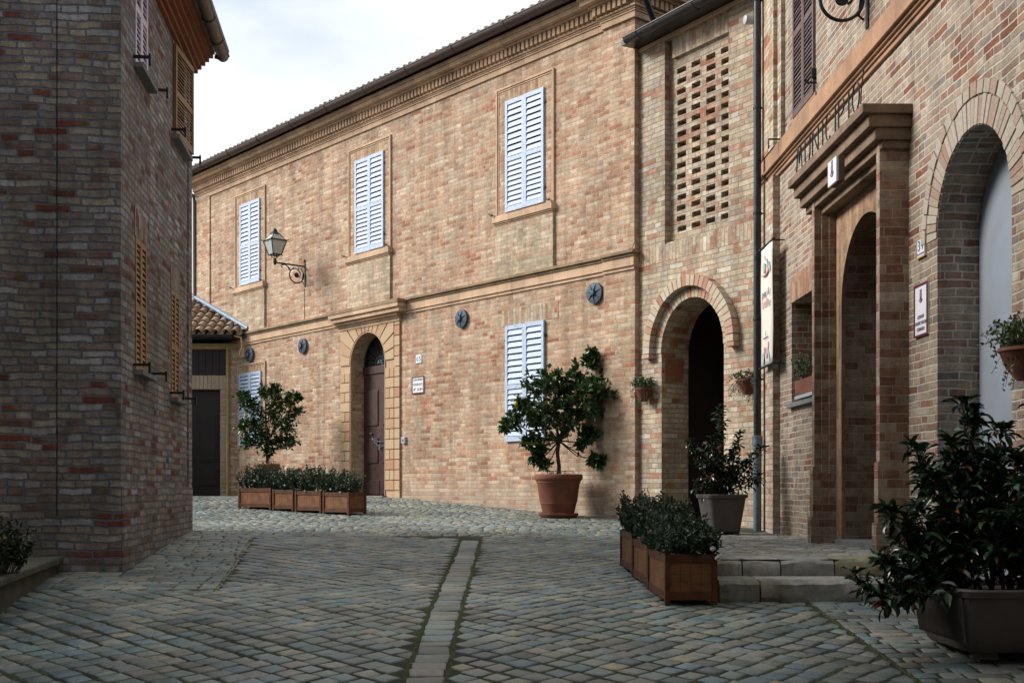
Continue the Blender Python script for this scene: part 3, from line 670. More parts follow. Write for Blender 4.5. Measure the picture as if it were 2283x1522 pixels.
mb = MB(); mb.box(cxd + .02, cxd + .07, .21, .24, .74, .80); mb.tube([(cxd + .03, .225, .80), (cxd + .03, .225, .84), (cxd + .06, .225, .84), (cxd + .06, .225, .80)], .005, 6)
mb.lathe([(0.001, 0), (.03, 0), (.03, .02), (.001, .03)], (DX0 + .30, .24, 1.06), 12)
HA.part(mb, 'padlock', M['steel'], door)
# surround
PX0, PX1, PX2 = WA.u(757.8, .05), WA.u(877, .05), WA.u(889.2, .05)
mb = MB(); zt = 3.12
base_pan = [(PX0 + .01, DZ0 - .2)]
mb2 = MB(); wall_panel = None
# backing panel round the arch
loops = [[(PX0 + .01, DZ0 - .2), (DX0, DZ0 - .2), (DX0, DZS)] + [(cxd - rd * math.cos(math.pi * i / 20), DZS + rd * math.sin(math.pi * i / 20)) for i in range(1, 20)] + [(DX1, DZS), (DX1, DZ0 - .2), (PX1 - .01, DZ0 - .2), (PX1 - .01, zt), (PX0 + .01, zt)]]
poly = loops[0]; n_ = len(poly)
tris = tessellate_polygon([[Vector((p[0], p[1], 0)) for p in poly]])
mb.add([(p[0], -.022, p[1]) for p in poly], [tuple(t) if (Vector((poly[t[1]][0] - poly[t[0]][0], 0, poly[t[1]][1] - poly[t[0]][1])).cross(Vector((poly[t[2]][0] - poly[t[0]][0], 0, poly[t[2]][1] - poly[t[0]][1])))).y < 0 else tuple(reversed(t)) for t in tris])
mb.add([(p[0], -.022, p[1]) for p in poly] + [(p[0], .01, p[1]) for p in poly], [(i, (i + 1) % n_, (i + 1) % n_ + n_, i + n_) for i in range(n_)])
mb.box(PX1 - .005, PX2 - .008, -.016, .01, DZ0 - .2, zt)
sur = HA.part(mb, 'door_surround', M['trim'])
mb = MB(); bh = .192; z = DZ0 + .10; k = 0; gp = .008
mb.box(PX1 + .006, PX2, -.034, -.005, DZ0 - .1, DZ0 + .10 - gp)
while z < zt - .03:
    z1 = min(z + bh, zt)
    arcz = z1 > DZS - .02
    if not arcz:
        for a, b in ((PX0, DX0 - .035), (DX1 + .035, PX1)):
            if k % 2: m_ = a + (b - a) * .5; mb.box(a, m_ - gp, -.045, -.02, z + gp, z1 - gp); mb.box(m_ + gp, b, -.045, -.02, z + gp, z1 - gp)
            else: mb.box(a, b, -.045, -.02, z + gp, z1 - gp)
    mb.box(PX1 + .012, PX2, -.040, -.012, z + gp, z1 - gp)
    z = z1; k += 1
    if not arcz: ztop_rows = z1
# radial blocks
ang = [0, 14, 29, 45, 61, 74, 84, 96, 106, 119, 135, 151, 166, 180]
def outpt(t):
    c_, s_ = math.cos(t), math.sin(t); c0 = Vector((cxd, DZS)); lim = []
    if c_ > 1e-4: lim.append((PX1 - cxd) / c_)
    if c_ < -1e-4: lim.append((PX0 - cxd) / c_)
    if s_ > 1e-4: lim.append((zt - DZS - .01) / s_)
    return min(lim)
for a0, a1 in zip(ang, ang[1:]):
    t0, t1 = R(a0 + .9), R(a1 - .9); ri = rd + .035
    inner = [(cxd + ri * math.cos(t0 + (t1 - t0) * q / 3), DZS + ri * math.sin(t0 + (t1 - t0) * q / 3)) for q in range(4)]
    ro0, ro1 = outpt(t0), outpt(t1); p0 = (cxd + ro0 * math.cos(t0), DZS + ro0 * math.sin(t0)); p1 = (cxd + ro1 * math.cos(t1), DZS + ro1 * math.sin(t1))
    cor = []
    for cx_ in (PX1, PX0):
        ca = math.atan2(zt - .01 - DZS, cx_ - cxd)
        if t0 < ca < t1: cor.append((cx_, zt - .01))
    mb.prism(inner + [p1] + cor + [p0], -.046, -.02)
if ztop_rows < DZS:
    pass
mb.tube([(DX0 - .015, -.03, DZ0)] + [(cxd - (rd + .015) * math.cos(math.pi * i / 24), -.03, DZS + (rd + .015) * math.sin(math.pi * i / 24)) for i in range(25)] + [(DX1 + .015, -.03, DZ0)], .014, 6)
HA.part(mb, 'rusticated_block', M['block'], sur, bevel=.004)
mb = MB(); hx0, hx1 = WA.u(731, .24), WA.u(886, .24)
for o_, a, b in ((.06, 3.10, 3.16), (.09, 3.16, 3.20), (.14, 3.20, 3.25)): mb.box(PX0 - o_ * .6, PX2 + o_ * .4, -o_, .01, a, b)
mb.box(hx0 + .05, hx1 - .02, -.20, .01, 3.25, 3.33); mb.box(hx0, hx1, -.24, .01, 3.33, 3.40)
HA.part(mb, 'hood', M['trim'], sur, bevel=.005)
mb = MB(); mb.box(hx0 - .01, hx1 + .01, -.25, .01, 3.40, 3.475); HA.part(mb, 'hood_cap', M['trim_dark'], sur, bevel=.01)
mb = MB(); mb.box(DX0 - .05, DX1 + .05, -.12, .30, DZ0 - .12, DZ0); HA.part(mb, 'threshold', M['stone'], door)
# anchor plates
for px, py in ((556, 791), (674, 771), (1028, 710), (1325, 653)):
    u_, z_ = WA.u(px, .04), WA.z(px, py, .04); mb = MB()
    mb.x = Matrix.Translation((u_, 0, z_)) @ Matrix.Rotation(R(90), 4, 'X')
    mb.lathe([(.150, 0), (.160, .012), (.160, .050), (.11, .058), (.04, .064), (.036, .095), (.014, .098)], (0, 0, 0), 28)
    for k in range(7):
        t = 2 * math.pi * k / 7 + .3; c_, s_ = math.cos(t), math.sin(t); mb.add([(.03 * c_ - .009 * s_, .03 * s_ + .009 * c_, .05), (.03 * c_ + .009 * s_, .03 * s_ - .009 * c_, .05), (.145 * c_ + .007 * s_, .145 * s_ - .007 * c_, .040), (.145 * c_ - .007 * s_, .145 * s_ + .007 * c_, .040),
                                                                                 (.03 * c_, .03 * s_, .088), (.145 * c_, .145 * s_, .058)], [(0, 1, 4), (1, 2, 5, 4), (2, 3, 5), (3, 0, 4, 5)])
    HA.part(mb, 'anchor_plate', M['iron_blue'])
# gutter, roof, downpipe
def gutter(mb, x0, x1, yc, zc_, r, seg=1.35, n=10):
    prof = [(yc + r * math.cos(math.pi + math.pi * i / n), zc_ + r * math.sin(math.pi + math.pi * i / n)) for i in range(n + 1)]
    inn = [(yc + (r - .008) * math.cos(math.pi + math.pi * i / n), zc_ + (r - .008) * math.sin(math.pi + math.pi * i / n)) for i in range(n + 1)]
    loop = prof + inn[::-1]; k = len(loop)
    mb.add([(x0, p[0], p[1]) for p in loop] + [(x1, p[0], p[1]) for p in loop], [(i, (i + 1) % k, (i + 1) % k + k, i + k) for i in range(k)])
    for xe in (x0, x1): mb.add([(xe, p[0], p[1]) for p in prof], [tuple(range(n + 1))])
    mb.tube([(x0, yc - r, zc_), (x1, yc - r, zc_)], .012, 6)
    x = x0 + .3
    while x < x1:
        mb.tube([(x, yc + (r + .004) * math.cos(math.pi + math.pi * i / n), zc_ + (r + .004) * math.sin(math.pi + math.pi * i / n)) for i in range(n + 1)], .009, 5); x += seg
mb = MB(); gutter(mb, xa0 - .5, xa1 + .42, -.42, 7.455, .10); gt = HA.part(mb, 'gutter', M['gutter'], smooth=True)
mb = MB(); mb.tube([(xa1 + .30, -.40, 7.37), (xa1 + .30, -.40, 7.28), (xa1 + .34, -.12, 7.02), (xa1 + .28, .10, 6.82), (xa1 + .22, .30, 6.72), (xa1 + .20, .34, 6.3)], .045, 10)
HA.part(mb, 'corner_pipe', M['pipe'], smooth=True)
mb = MB(); mb.tube([(xa0 - .25, -.42, 7.38), (xa0 - .25, -.40, 7.25), (xa0 - .08, -.06, 7.0), (xa0 - .07, -.05, 6.8), (xa0 - .07, -.05, 4.35), (xa0 + .10, -.10, 4.15), (xa0 + .6, -.12, 3.9), (xa0 + 1.0, -.14, 3.7)], .045, 10)
HA.part(mb, 'downpipe', M['gutter'], smooth=True)
def tile_roof(mb, x0, x1, y0, z0, slope, rows_, pitch=.20, ln=.38, r0=.085):
    """clay pan tiles: cover tiles in columns running up the slope (y grows up the roof)"""
    ca, sa = math.cos(slope), math.sin(slope); nx_ = int((x1 - x0) / pitch)
    for i in range(nx_):
        xc = x0 + (i + .5) * pitch
        for j in range(rows_):
            jx = random.uniform(-.012, .012); js = random.uniform(-.02, .02); rj = r0 * random.uniform(.93, 1.05); vs = []; n = 6
            for e, rr in ((0, rj), (1, rj * .84)):
                s_ = (j * ln * .86 + e * ln) + js; lift = .030 * (1 - e) + .012
                for k in range(n + 1):
                    t = math.pi * k / n; vs.append((xc + jx + rr * math.cos(t), y0 + s_ * ca - (rr * math.sin(t) + lift) * sa, z0 + s_ * sa + (rr * math.sin(t) + lift) * ca))
            vs += [(v[0] + (xc + jx - v[0]) * .16, v[1], v[2] - .012) for v in vs]
            m_ = n + 1; fs = [(k, k + 1, m_ + k + 1, m_ + k) for k in range(n)] + [(2 * m_ + k + 1, 2 * m_ + k, 3 * m_ + k, 3 * m_ + k + 1) for k in range(n)] + [(k + 1, k, 2 * m_ + k, 2 * m_ + k + 1) for k in range(n)]
            mb.add(vs, fs)
            if j == 0 or rows_ < 9:                # channel tile between the covers
                xq = xc + pitch / 2; vs = []
                for e in (0, 1):
                    s_ = j * ln * .86 + e * ln - .03
                    for k in range(n + 1):
                        t = math.pi + math.pi * k / n; vs.append((xq + .075 * math.cos(t), y0 + s_ * ca - (.05 * math.sin(t) + .045) * sa, z0 + s_ * sa + (.05 * math.sin(t) + .045 - .01 * e) * ca))
                mb.add(vs, [(k, k + 1, m_ + k + 1, m_ + k) for k in range(n)])
mb = MB(); mb.add([(xa0 - .5, -.36, 7.47), (xa1 + .45, -.36, 7.47), (xa1 + .45, 3.5, 8.7), (xa0 - .5, 3.5, 8.7), (xa1 + .45, 7.4, 7.40), (xa0 - .5, 7.4, 7.40),
                   (xa0 - .5, -.36, 7.40), (xa1 + .45, -.36, 7.40), (xa1 + .45, 7.4, 7.37), (xa0 - .5, 7.4, 7.37)], [(0, 1, 2, 3), (3, 2, 4, 5), (6, 7, 1, 0), (7, 8, 4, 2, 1), (9, 6, 0, 3, 5), (6, 9, 8, 7)])
roofA = HA.part(mb, 'roof', M['gutter_dark'])
mb = MB(); tile_roof(mb, xa0 - .5, xa1 + .45, -.38, 7.455, .305, 4, pitch=.19, r0=.075); HA.part(mb, 'roof_tiles', M['tile'], roofA, smooth=True)
# cable along the corner, cable under the lamp
mb = MB(); mb.tube([(xa1 + .045, -.045, 6.4), (xa1 + .045, -.05, 5.0), (xa1 + .045, -.05, 3.60), (xa1 + .01, -.06, 3.52), (xa1 - .05, -.08, 3.50)], .007, 5)
ul = WA.u(679.5, .01); mb.tube([(ul - .02, -.006, 4.15), (ul - .02, -.006, 3.5)], .006, 5)
HA.part(mb, 'cable', M['cable_brown'])

# ------------------------------------------------------------------ connecting wing with brick lattice and archway
OB = WA.world(0.0) - WA.n * .06
WB = Wall((OB.x, OB.y), (1641.5, -F))
HB = House(WB, 'brick_wing', 'narrow cream brick wing with a brick lattice panel above a dark archway', 'building', -.75)
b1 = WB.u(1700)
ax0, ax1 = WB.u(1475), WB.u(1614); BZS = 1.93; rb = (ax1 - ax0) / 2; cb = (ax0 + ax1) / 2
rx0, rx1 = WB.u(1482), WB.u(1625); rz0 = WB.z(1482, 545); rz1 = WB.z(1482, 92)
brise = 2.64 - BZS
mb = MB(); wall_mesh(mb, .001, b1 + .5, 5, -1.2, 6.42, [(arch(ax0, ax1, -1.0, BZS, rise=brise), .50), (rect(rx0, rx1, rz0, rz1), .11)], backs=False)
HB.part(mb, 'wall', M['brick_bay'])
mb = MB()                                          # passage behind the arch, its deep shade painted in as near-black walls
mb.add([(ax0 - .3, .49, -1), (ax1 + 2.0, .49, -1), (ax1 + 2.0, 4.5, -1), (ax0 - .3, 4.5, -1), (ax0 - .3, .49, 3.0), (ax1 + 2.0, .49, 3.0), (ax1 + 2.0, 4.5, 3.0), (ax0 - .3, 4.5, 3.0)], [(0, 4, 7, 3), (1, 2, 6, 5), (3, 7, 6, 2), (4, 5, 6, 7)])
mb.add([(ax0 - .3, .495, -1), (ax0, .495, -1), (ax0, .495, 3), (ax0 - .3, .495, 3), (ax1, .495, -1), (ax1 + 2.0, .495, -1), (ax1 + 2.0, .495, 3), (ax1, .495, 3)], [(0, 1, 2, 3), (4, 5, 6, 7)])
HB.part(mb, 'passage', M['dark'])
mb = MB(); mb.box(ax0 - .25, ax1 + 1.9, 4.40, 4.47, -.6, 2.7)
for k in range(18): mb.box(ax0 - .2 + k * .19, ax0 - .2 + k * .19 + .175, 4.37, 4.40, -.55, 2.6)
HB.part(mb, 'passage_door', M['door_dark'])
mb = MB(); mb.box(ax0, ax1, 0.02, 3.4, -.9, -.552); HB.part(mb, 'passage_floor', M['stone'])
# lattice panel
colp = [(1509.6, 1529.3), (1542, 1561.7), (1574.5, 1595), (1608, 1624.5)]
cols = [(WB.u(a, -.11), WB.u(b, -.11)) for a, b in colp]
lh = []; nrow = 17; zlo = WB.z(1520, 400 + 735 / 6.34, -.11); zhi = WB.z(1520, 634 / 5.07, -.11)
stp = (zhi - zlo + .06) / nrow; lat0 = WB.u(1500, -.11)
x_lat1 = rx1 - .0
zt_l = rz1
for ci, (a, b) in enumerate(cols):
    for j in range(nrow + 1):
        z0 = zlo - .0 + j * stp; jx = random.uniform(-.008, .008)
        if z0 + .075 > rz1 - .32: continue
        lh.append((rect(a + jx, min(b + jx, rx1 - .012), z0 + .004, z0 + stp * .54), .12))
mb = MB(); mb.x = Matrix.Translation((0, .11, 0)); wall_mesh(mb, rx0, rx1, .14, rz0, rz1, lh)
HB.part(mb, 'lattice_panel', M['brick_bay'])
mb = MB(); mb.box(rx0 + .10, rx1, .055, .111, rz1 - .27, rz1 - .001); HB.part(mb, 'panel_lintel', M['brick_soldier'])
mb = MB(); mb.box(rx0, rx1 + .0, .02, .111, rz0 + .0, rz0 + .02); HB.part(mb, 'panel_sill', M['brick_soldier'])
for q_ in ((rz0 - .24, rz0 - .002), (rz1 + .002, 6.37)): mb = MB(); mb.box(.06, b1, -.004, .01, *q_); HB.part(mb, 'soldier_course', M['brick_soldier'])
def ering(mb, cx, zs, r0, rise0, wd, y0, y1, nb, ext=0.0):
    """voussoirs round a slightly raised arch"""
    pts = []
    def P(t, k): return (cx + (r0 + k) * math.cos(t), zs + (rise0 + k) * math.sin(t))
    for i in range(nb):
        t0 = math.pi * (i + .05) / nb; t1 = math.pi * (i + .95) / nb; j = random.uniform(-.006, .006); jy = random.uniform(-.004, .004)
        mb.prism([P(t0, 0), P(t1, 0), P(t1, wd + j), P(t0, wd + j)][::-1], y0 + jy, y1)
    z = zs
    k = 0
    while z > zs - ext + .01:
        for sg in (-1, 1):
            a, b = cx + sg * r0, cx + sg * (r0 + wd + random.uniform(-.004, .004)); mb.box(min(a, b), max(a, b), y0 + random.uniform(-.003, .003), y1, z - .068, z - .006)
        z -= .073; k += 1
mb = MB(); ering(mb, cb, BZS, rb, brise, .14, -.012, .03, 30); HB.part(mb, 'inner_arch', M['vous_bay'], bevel=.004)
mb = MB(); ering(mb, cb, BZS, rb + .15, brise + .15, .15, -.115, .01, 30, ext=.0); mb.box(cb + rb + .15, cb + rb + .31, -.115, .0, BZS - .06, BZS - .004); mb.box(cb - rb - .31, cb - rb - .15, -.115, .0, BZS - .06, BZS - .004)
HB.part(mb, 'outer_arch', M['vous_bay'], bevel=.004)
mb = MB(); gxl = WB.u(1398, .30)
gutter(mb, gxl, b1 + .4, -.30, 6.50, .085, seg=1.2); HB.part(mb, 'gutter', M['gutter_dark'], smooth=True)
mb = MB(); mb.add([(0.0, -.30, 6.52), (b1 + .5, -.30, 6.52), (b1 + .5, 5.2, 7.1), (0.45, 5.2, 7.1), (0, -.3, 6.44), (b1 + .5, -.3, 6.44), (b1 + .5, 5.2, 6.44), (.45, 5.2, 6.44)], [(0, 1, 2, 3), (4, 7, 6, 5), (0, 4, 5, 1), (1, 5, 6, 2), (2, 6, 7, 3), (3, 7, 4, 0)])
HB.part(mb, 'roof', M['gutter_dark'])
mb = MB(); mb.box(0.02, b1, -.03, .0, 6.37, 6.43); HB.part(mb, 'eaves_board', M['trim'])
# terracotta plaque on the left jamb
mb = MB(); pz0, pz1 = 1.53, 1.86; mb.box(ax0, ax0 + .018, .06, .40, pz0, pz1); pq = HB.part(mb, 'plaque', M['terra_plaque'], bevel=.004)
mb = MB(); xx = ax0 + .018
for y0, z0, rr, t0, t1 in ((.23, 1.56, .20, 20, 160), (.23, 1.90, .17, 200, 340), (.03, 1.60, .20, -40, 40), (.44, 1.70, .20, 130, 220)):
    pts_ = [(xx, y0 + rr * math.cos(R(t0 + (t1 - t0) * k / 12)), z0 + rr * math.sin(R(t0 + (t1 - t0) * k / 12))) for k in range(13)]
    pts_ = [p for p in pts_ if .07 < p[1] < .39 and pz0 + .01 < p[2] < pz1 - .01]
    if len(pts_) > 1: mb.tube(pts_, .008, 6)
mb.tube([(xx, .10, 1.84), (xx, .22, 1.73), (xx, .36, 1.83)], .008, 6)
for k in range(4): mb.tube([(xx, .17 + .035 * k, 1.63), (xx, .185 + .035 * k, 1.71)], .006, 5)
HB.part(mb, 'relief', M['terra_plaque'], pq, smooth=True)

# ------------------------------------------------------------------ town hall on the right
HC = House(WR, 'town_hall', 'tall worn brick town hall with stepped portal and arched grey door', 'building', -.85)
us = WR.u(1690, .12); ufar = us - .25; unear = 22.0
dA0, dA1 = WR.u(2090), WR.u(2256); DCZ = 1.95
pF, pN = WR.u(1811.5, .24), WR.u(2026, .0)      # portal: far and near ends
pc = (pF + pN) / 2
oF = WR.u(1877, .03); oN = pc + (pc - oF)
PZS = 2.54 - (oN - oF) / 2
nF, nN = WR.u(1765), pF - .14
hole_n = rect(nF, nN, .99, 2.155)
shx0, shx1 = WR.u(1766.5, .03), WR.u(1812.5, .03)
mb = MB(); wall_mesh(mb, ufar, unear, 7, -2.6, 9.0, [(arch(dA0, dA1, -.9, DCZ), .34), (arch(oF, oN, -.56, PZS), .75), (hole_n, .30), (rect(shx0 + .03, shx1 - .03, 4.30, 6.2), .2)], backs=True)
HC.part(mb, 'wall', M['brick_right'])
mb = MB()                                         # stepped pilaster by the downpipe
e1, e2, e3 = WR.u(1724, .10), WR.u(1741, .05), WR.u(1724, .08)
mb.box(ufar, e1, -.10, .01, 4.13, 9.0); mb.box(e1, e2, -.05, .01, 4.13, 9.0); HC.part(mb, 'pilaster', M['brick_bay'])
mb = MB(); mb.box(ufar, e3, -.085, .01, -.8, 3.80); HC.part(mb, 'pilaster', M['brick_bay'])
mb = MB(); bs = WR.u(1738, .10)
mb.box(ufar, unear, -.085, .01, 3.935, 4.13)
bandp = HC.part(mb, 'band', M['trim_right'])
mb = MB(); mb.box(ufar, unear, -.11, .01, 3.905, 3.935); mb.box(ufar, unear, -.075, .01, 3.875, 3.905); mb.box(ufar, unear, -.05, .01, 3.845, 3.875); mb.box(ufar, unear, -.03, .01, 3.80, 3.845)
HC.part(mb, 'band_moulding', M['trim_right'], bevel=.006)
# upper window with brown shutters
mb = MB(); mb.box(shx0 + .03, shx1 - .03, .15, .17, 4.3, 6.2); wdw = HC.part(mb, 'window', M['dark'])
mid = (shx0 + shx1) / 2
for s_, (a, b) in enumerate(((shx0, mid - .004), (mid + .004, shx1))):
    mb = MB(); shutter_leaf(mb, a, b, 4.26, 6.25, y=-.03, n1=20, n2=17, mid=.47, st=.05, t=.03); HC.part(mb, 'shutter', M['shutter_brown'], wdw)
mb = MB()
for zz in (4.42, 5.9): mb.box(shx1 - .01, shx1 + .03, -.05, .0, zz, zz + .10)
HC.part(mb, 'hinge', M['iron'], wdw); mb = MB(); mb.tube([(shx1 + .04, .0, 4.36), (shx1 + .04, -.12, 4.36), (shx1 + .10, -.13, 4.38)], .012, 6)
HC.part(mb, 'hold_back', M['iron'], wdw); mb = MB(); mb.tube([(shx0 - .45, .0, 4.16), (shx0 - .45, -.20, 4.16), (shx0 - .45, -.20, 4.05)], .012, 6)
HC.part(mb, 'hold_back', M['iron'], wdw)
mb = MB(); mb.box(shx0 - .05, shx1 + .05, -.02, .02, 4.131, 4.262); HC.part(mb, 'sill', M['trim_right'], wdw)
# niche window
mb = MB(); mb.box(nF - .05, nN + .02, -.008, .02, 2.157, 2.46); HC.part(mb, 'niche_lintel', brick_mat('pink soldier bricks', [(0, (.42, .30, .21)), (.5, (.42, .25, .17)), (1, (.34, .17, .11))], (.40, .32, .24), L=.32, h=.066, m=.006, swap=True, wob=.002, depth=.005, split=0))
mb = MB(); mb.box(nF - .03, nN + .02, -.06, .25, .93, .985); HC.part(mb, 'niche_sill', M['greystone'], bevel=.004)
mb = MB(); mb.box(nF + .2, nN, .26, .28, .99, 2.15); HC.part(mb, 'niche_window', M['glass_dark'])
# arched door
mb = MB(); ering(mb, (dA0 + dA1) / 2, DCZ, (dA1 - dA0) / 2 + .005, (dA1 - dA0) / 2 + .005, .20, -.012, .02, 36); ering(mb, (dA0 + dA1) / 2, DCZ, (dA1 - dA0) / 2 + .215, (dA1 - dA0) / 2 + .215, .10, -.018, .02, 24)
HC.part(mb, 'door_arch', M['vous_right'], bevel=.004)
mb = MB(); mb.prism(arch(dA0 + .01, dA1 - .01, -.85, DCZ - .0), .325, .338); da = HC.part(mb, 'arched_door', M['door_grey'])
mb = MB(); mb.lathe([(.001, 0), (.022, 0), (.022, .03), (.001, .04)], ((dA0 + dA1) / 2 + .5, .28, .0), 10); HC.part(mb, 'door_knob', M['steel'], da)
# portal
por = None
mb = MB()
steps_ = [(0.245, 0.0, .085), (.175, .085, .11), (.105, .11, .135)]
zt_p = 2.92
ffl = .03
mb.box(pF, pF + .085, -.245, .01, -.62, zt_p); mb.box(pF + .085, pF + .105, -.175, .01, -.62, zt_p); mb.box(pF + .105, pF + .125, -.105, .01, -.62, zt_p)
por = HC.part(mb, 'portal_pier', M['brick_portal']); mb = MB(); mb.box(pN - .085, pN, -.245, .01, -.62, zt_p); mb.box(pN - .105, pN - .085, -.175, .01, -.62, zt_p); mb.box(pN - .125, pN - .105, -.105, .01, -.62, zt_p)
mb.box(pN - .089, pN + .012, -.262, .01, -.62, .22); mb.box(pN - .093, pN + .024, -.28, .01, -.62, -.29)
HC.part(mb, 'portal_pier', M['brick_portal'])
mb = MB(); mb.box(pF - .018, pF + .089, -.262, .01, -.62, .22); mb.box(pF - .036, pF + .093, -.28, .01, -.62, -.29); HC.part(mb, 'pier_base', M['brick_portal'], por)
mb = MB(); poly = [(pF + .125, -.6), (oF, -.6), (oF, PZS)] + [((oF + oN) / 2 - (oN - oF) / 2 * math.cos(math.pi * i / 24), PZS + (oN - oF) / 2 * math.sin(math.pi * i / 24)) for i in range(1, 24)] + [(oN, PZS), (oN, -.6), (pN - .125, -.6), (pN - .125, 2.95), (pF + .125, 2.95)]
n_ = len(poly); tris = tessellate_polygon([[Vector((p[0], p[1], 0)) for p in poly]])
def orient(t):
    a, b, c_ = (Vector((poly[i][0], 0, poly[i][1])) for i in t); return tuple(t) if (b - a).cross(c_ - a).y < 0 else tuple(reversed(t))
mb.add([(p[0], -.035, p[1]) for p in poly], [orient(t) for t in tris])
mb.add([(p[0], -.035, p[1]) for p in poly] + [(p[0], .0, p[1]) for p in poly], [(i, (i + 1) % n_, (i + 1) % n_ + n_, i + n_) for i in range(n_)])
HC.part(mb, 'arch_face', brick_mat('orange soldier brick face', [(0, (.42, .29, .19)), (.6, (.38, .24, .155)), (1, (.33, .19, .12))], (.36, .26, .18), L=.45, h=.07, m=.004, swap=True, wob=.002, depth=.003, rough_edge=.001, split=.2), por)
mb = MB(); hF = WR.u(1756, .42); hN = pN + .10
for o_, a, b, e in ((.42, 3.105, 3.185, 0), (.36, 3.00, 3.105, .03), (.30, 2.90, 3.00, .05), (.24, 2.83, 2.90, .07), (.17, 2.76, 2.83, .14)):
    mb.box(hF + (.0 if e == 0 else e * .4), hN - e, -o_, .01, a, b - .0005)
HC.part(mb, 'portal_hood', M['hood'], por, bevel=.008)
mb = MB(); ap = arch(oF + .004, oN - .004, -.56, PZS - .004); n_ = len(ap)
mb.add([(p[0], .002, p[1]) for p in ap] + [(p[0], .70, p[1]) for p in ap], [(i, i + n_, (i + 1) % n_ + n_, (i + 1) % n_) for i in range(1, n_)]); HC.part(mb, 'portal_reveal', M['brick_portal'], por)
mb = MB(); mb.box(oF + .01, oN - .01, -.1, .72, -.60, -.50); HC.part(mb, 'threshold', M['greystone'], por)
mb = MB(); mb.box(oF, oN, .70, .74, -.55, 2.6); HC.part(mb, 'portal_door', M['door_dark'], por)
# letters above the hood
lu0, lu1 = WR.u(1776, .40), WR.u(1924, .40)
word = 'MUNICIPIO'; adv = {'M': 1.25, 'U': 1.05, 'N': 1.15, 'I': .6, 'C': .95, 'P': .95, 'O': 1.1}
tot = sum(adv[c_] for c_ in word); ucur = lu0; mbl = []
lt_root = thing('building_letters', (*WR.world((lu0 + lu1) / 2, .40), EH + 3.19), WR.a, 'thin dark metal capital letters standing on the portal cornice', 'lettering')
u_mid = (lu0 + lu1) / 2
def stroke_letter(ch, x, wd, h):
    P = {'M': [[(0, 0), (.1, h), (.5 * wd, .25 * h), (wd - .1 * wd, h), (wd, 0)]], 'U': [[(0, h), (0, .3 * h), (.12 * wd, .08 * h), (.5 * wd, 0), (.88 * wd, .08 * h), (wd, .3 * h), (wd, h)]],
         'N': [[(0, 0), (0, h), (wd, 0), (wd, h)]], 'I': [[(wd / 2, 0), (wd / 2, h)]], 'C': [[(wd / 2 + wd / 2 * math.cos(R(a)), h / 2 + h / 2 * math.sin(R(a))) for a in range(50, 311, 20)]],
         'P': [[(0, 0), (0, h), (.5 * wd, h), (.9 * wd, .88 * h), (wd, .72 * h), (.9 * wd, .55 * h), (.5 * wd, .45 * h), (0, .45 * h)]], 'O': [[(wd / 2 + wd / 2 * math.cos(R(a)), h / 2 + h / 2 * math.sin(R(a))) for a in range(0, 361, 20)]]}
    P['M'] = [[(0, 0), (.05, h), (.5 * wd, .3 * h), (wd - .05, h), (wd, 0)]]
    mb = MB()
    for pth in P[ch]:
        segs = zip(pth, pth[1:]) if ch in 'MN' else [pth]
        for sg in segs: mb.tube([(x + p[0], 0, p[1]) for p in sg], .0070, 6)
    mb.build('letter', M['iron'], lt_root, smooth=True)
scl = (lu1 - lu0) / tot
for ch in word:
    a_ = adv[ch] * scl; stroke_letter(ch, ucur - u_mid, a_ * .66, .25); ucur += a_
mb = MB(); mb.tube([(lu1 - u_mid + .0, -.02, 0.0), (lu1 - u_mid + .02, -.02, .12), (lu1 - u_mid + .05, -.01, .27)], .006, 5); mb.build('support_rod', M['iron'], lt_root)
# crest board under the hood
cu, cz = WR.u(1855, .46), WR.z(1855, 386, .46)
cr_root = thing('crest_sign', (*WR.world(cu, .46), EH + cz - .13), WR.a, 'small white crest board hanging under the portal cornice', 'sign')
mb = MB(); mb.box(-.13, .13, 0, .02, .03, .25); mb.build('board', M['white'], cr_root)
mb = MB(); mb.box(-.13, .13, .021, .075, .03, .25); mb.build('case', M['hood'], cr_root)
def crest(root, s, y, z):
    mb = MB(); mb.prism([(-.025 * s, z + .05 * s), (-.025 * s, z - .01 * s), (0, z - .045 * s), (.025 * s, z - .01 * s), (.025 * s, z + .05 * s)][::-1], y - .003, y); mb.prism([(-.02 * s, z + .055 * s), (.02 * s, z + .055 * s), (.028 * s, z + .085 * s), (.012 * s, z + .07 * s), (0, z + .09 * s), (-.012 * s, z + .07 * s), (-.028 * s, z + .085 * s)], y - .003, y)
    mb.build('shield', M['ink'], root)
    mb = MB(); mb.box(-.012 * s, .012 * s, y - .006, y - .0035, z - .02 * s, z + .005 * s); mb.build('charge', M['ink_red'], root)
    mb = MB(); mb.tube([(.045 * s * math.cos(R(a)), y - .002, z + .045 * s * math.sin(R(a)) + .0) for a in range(200, 341, 14)], .005 * s, 5); mb.build('wreath', M['ink'], root)
crest(cr_root, 1.1, 0, .15)
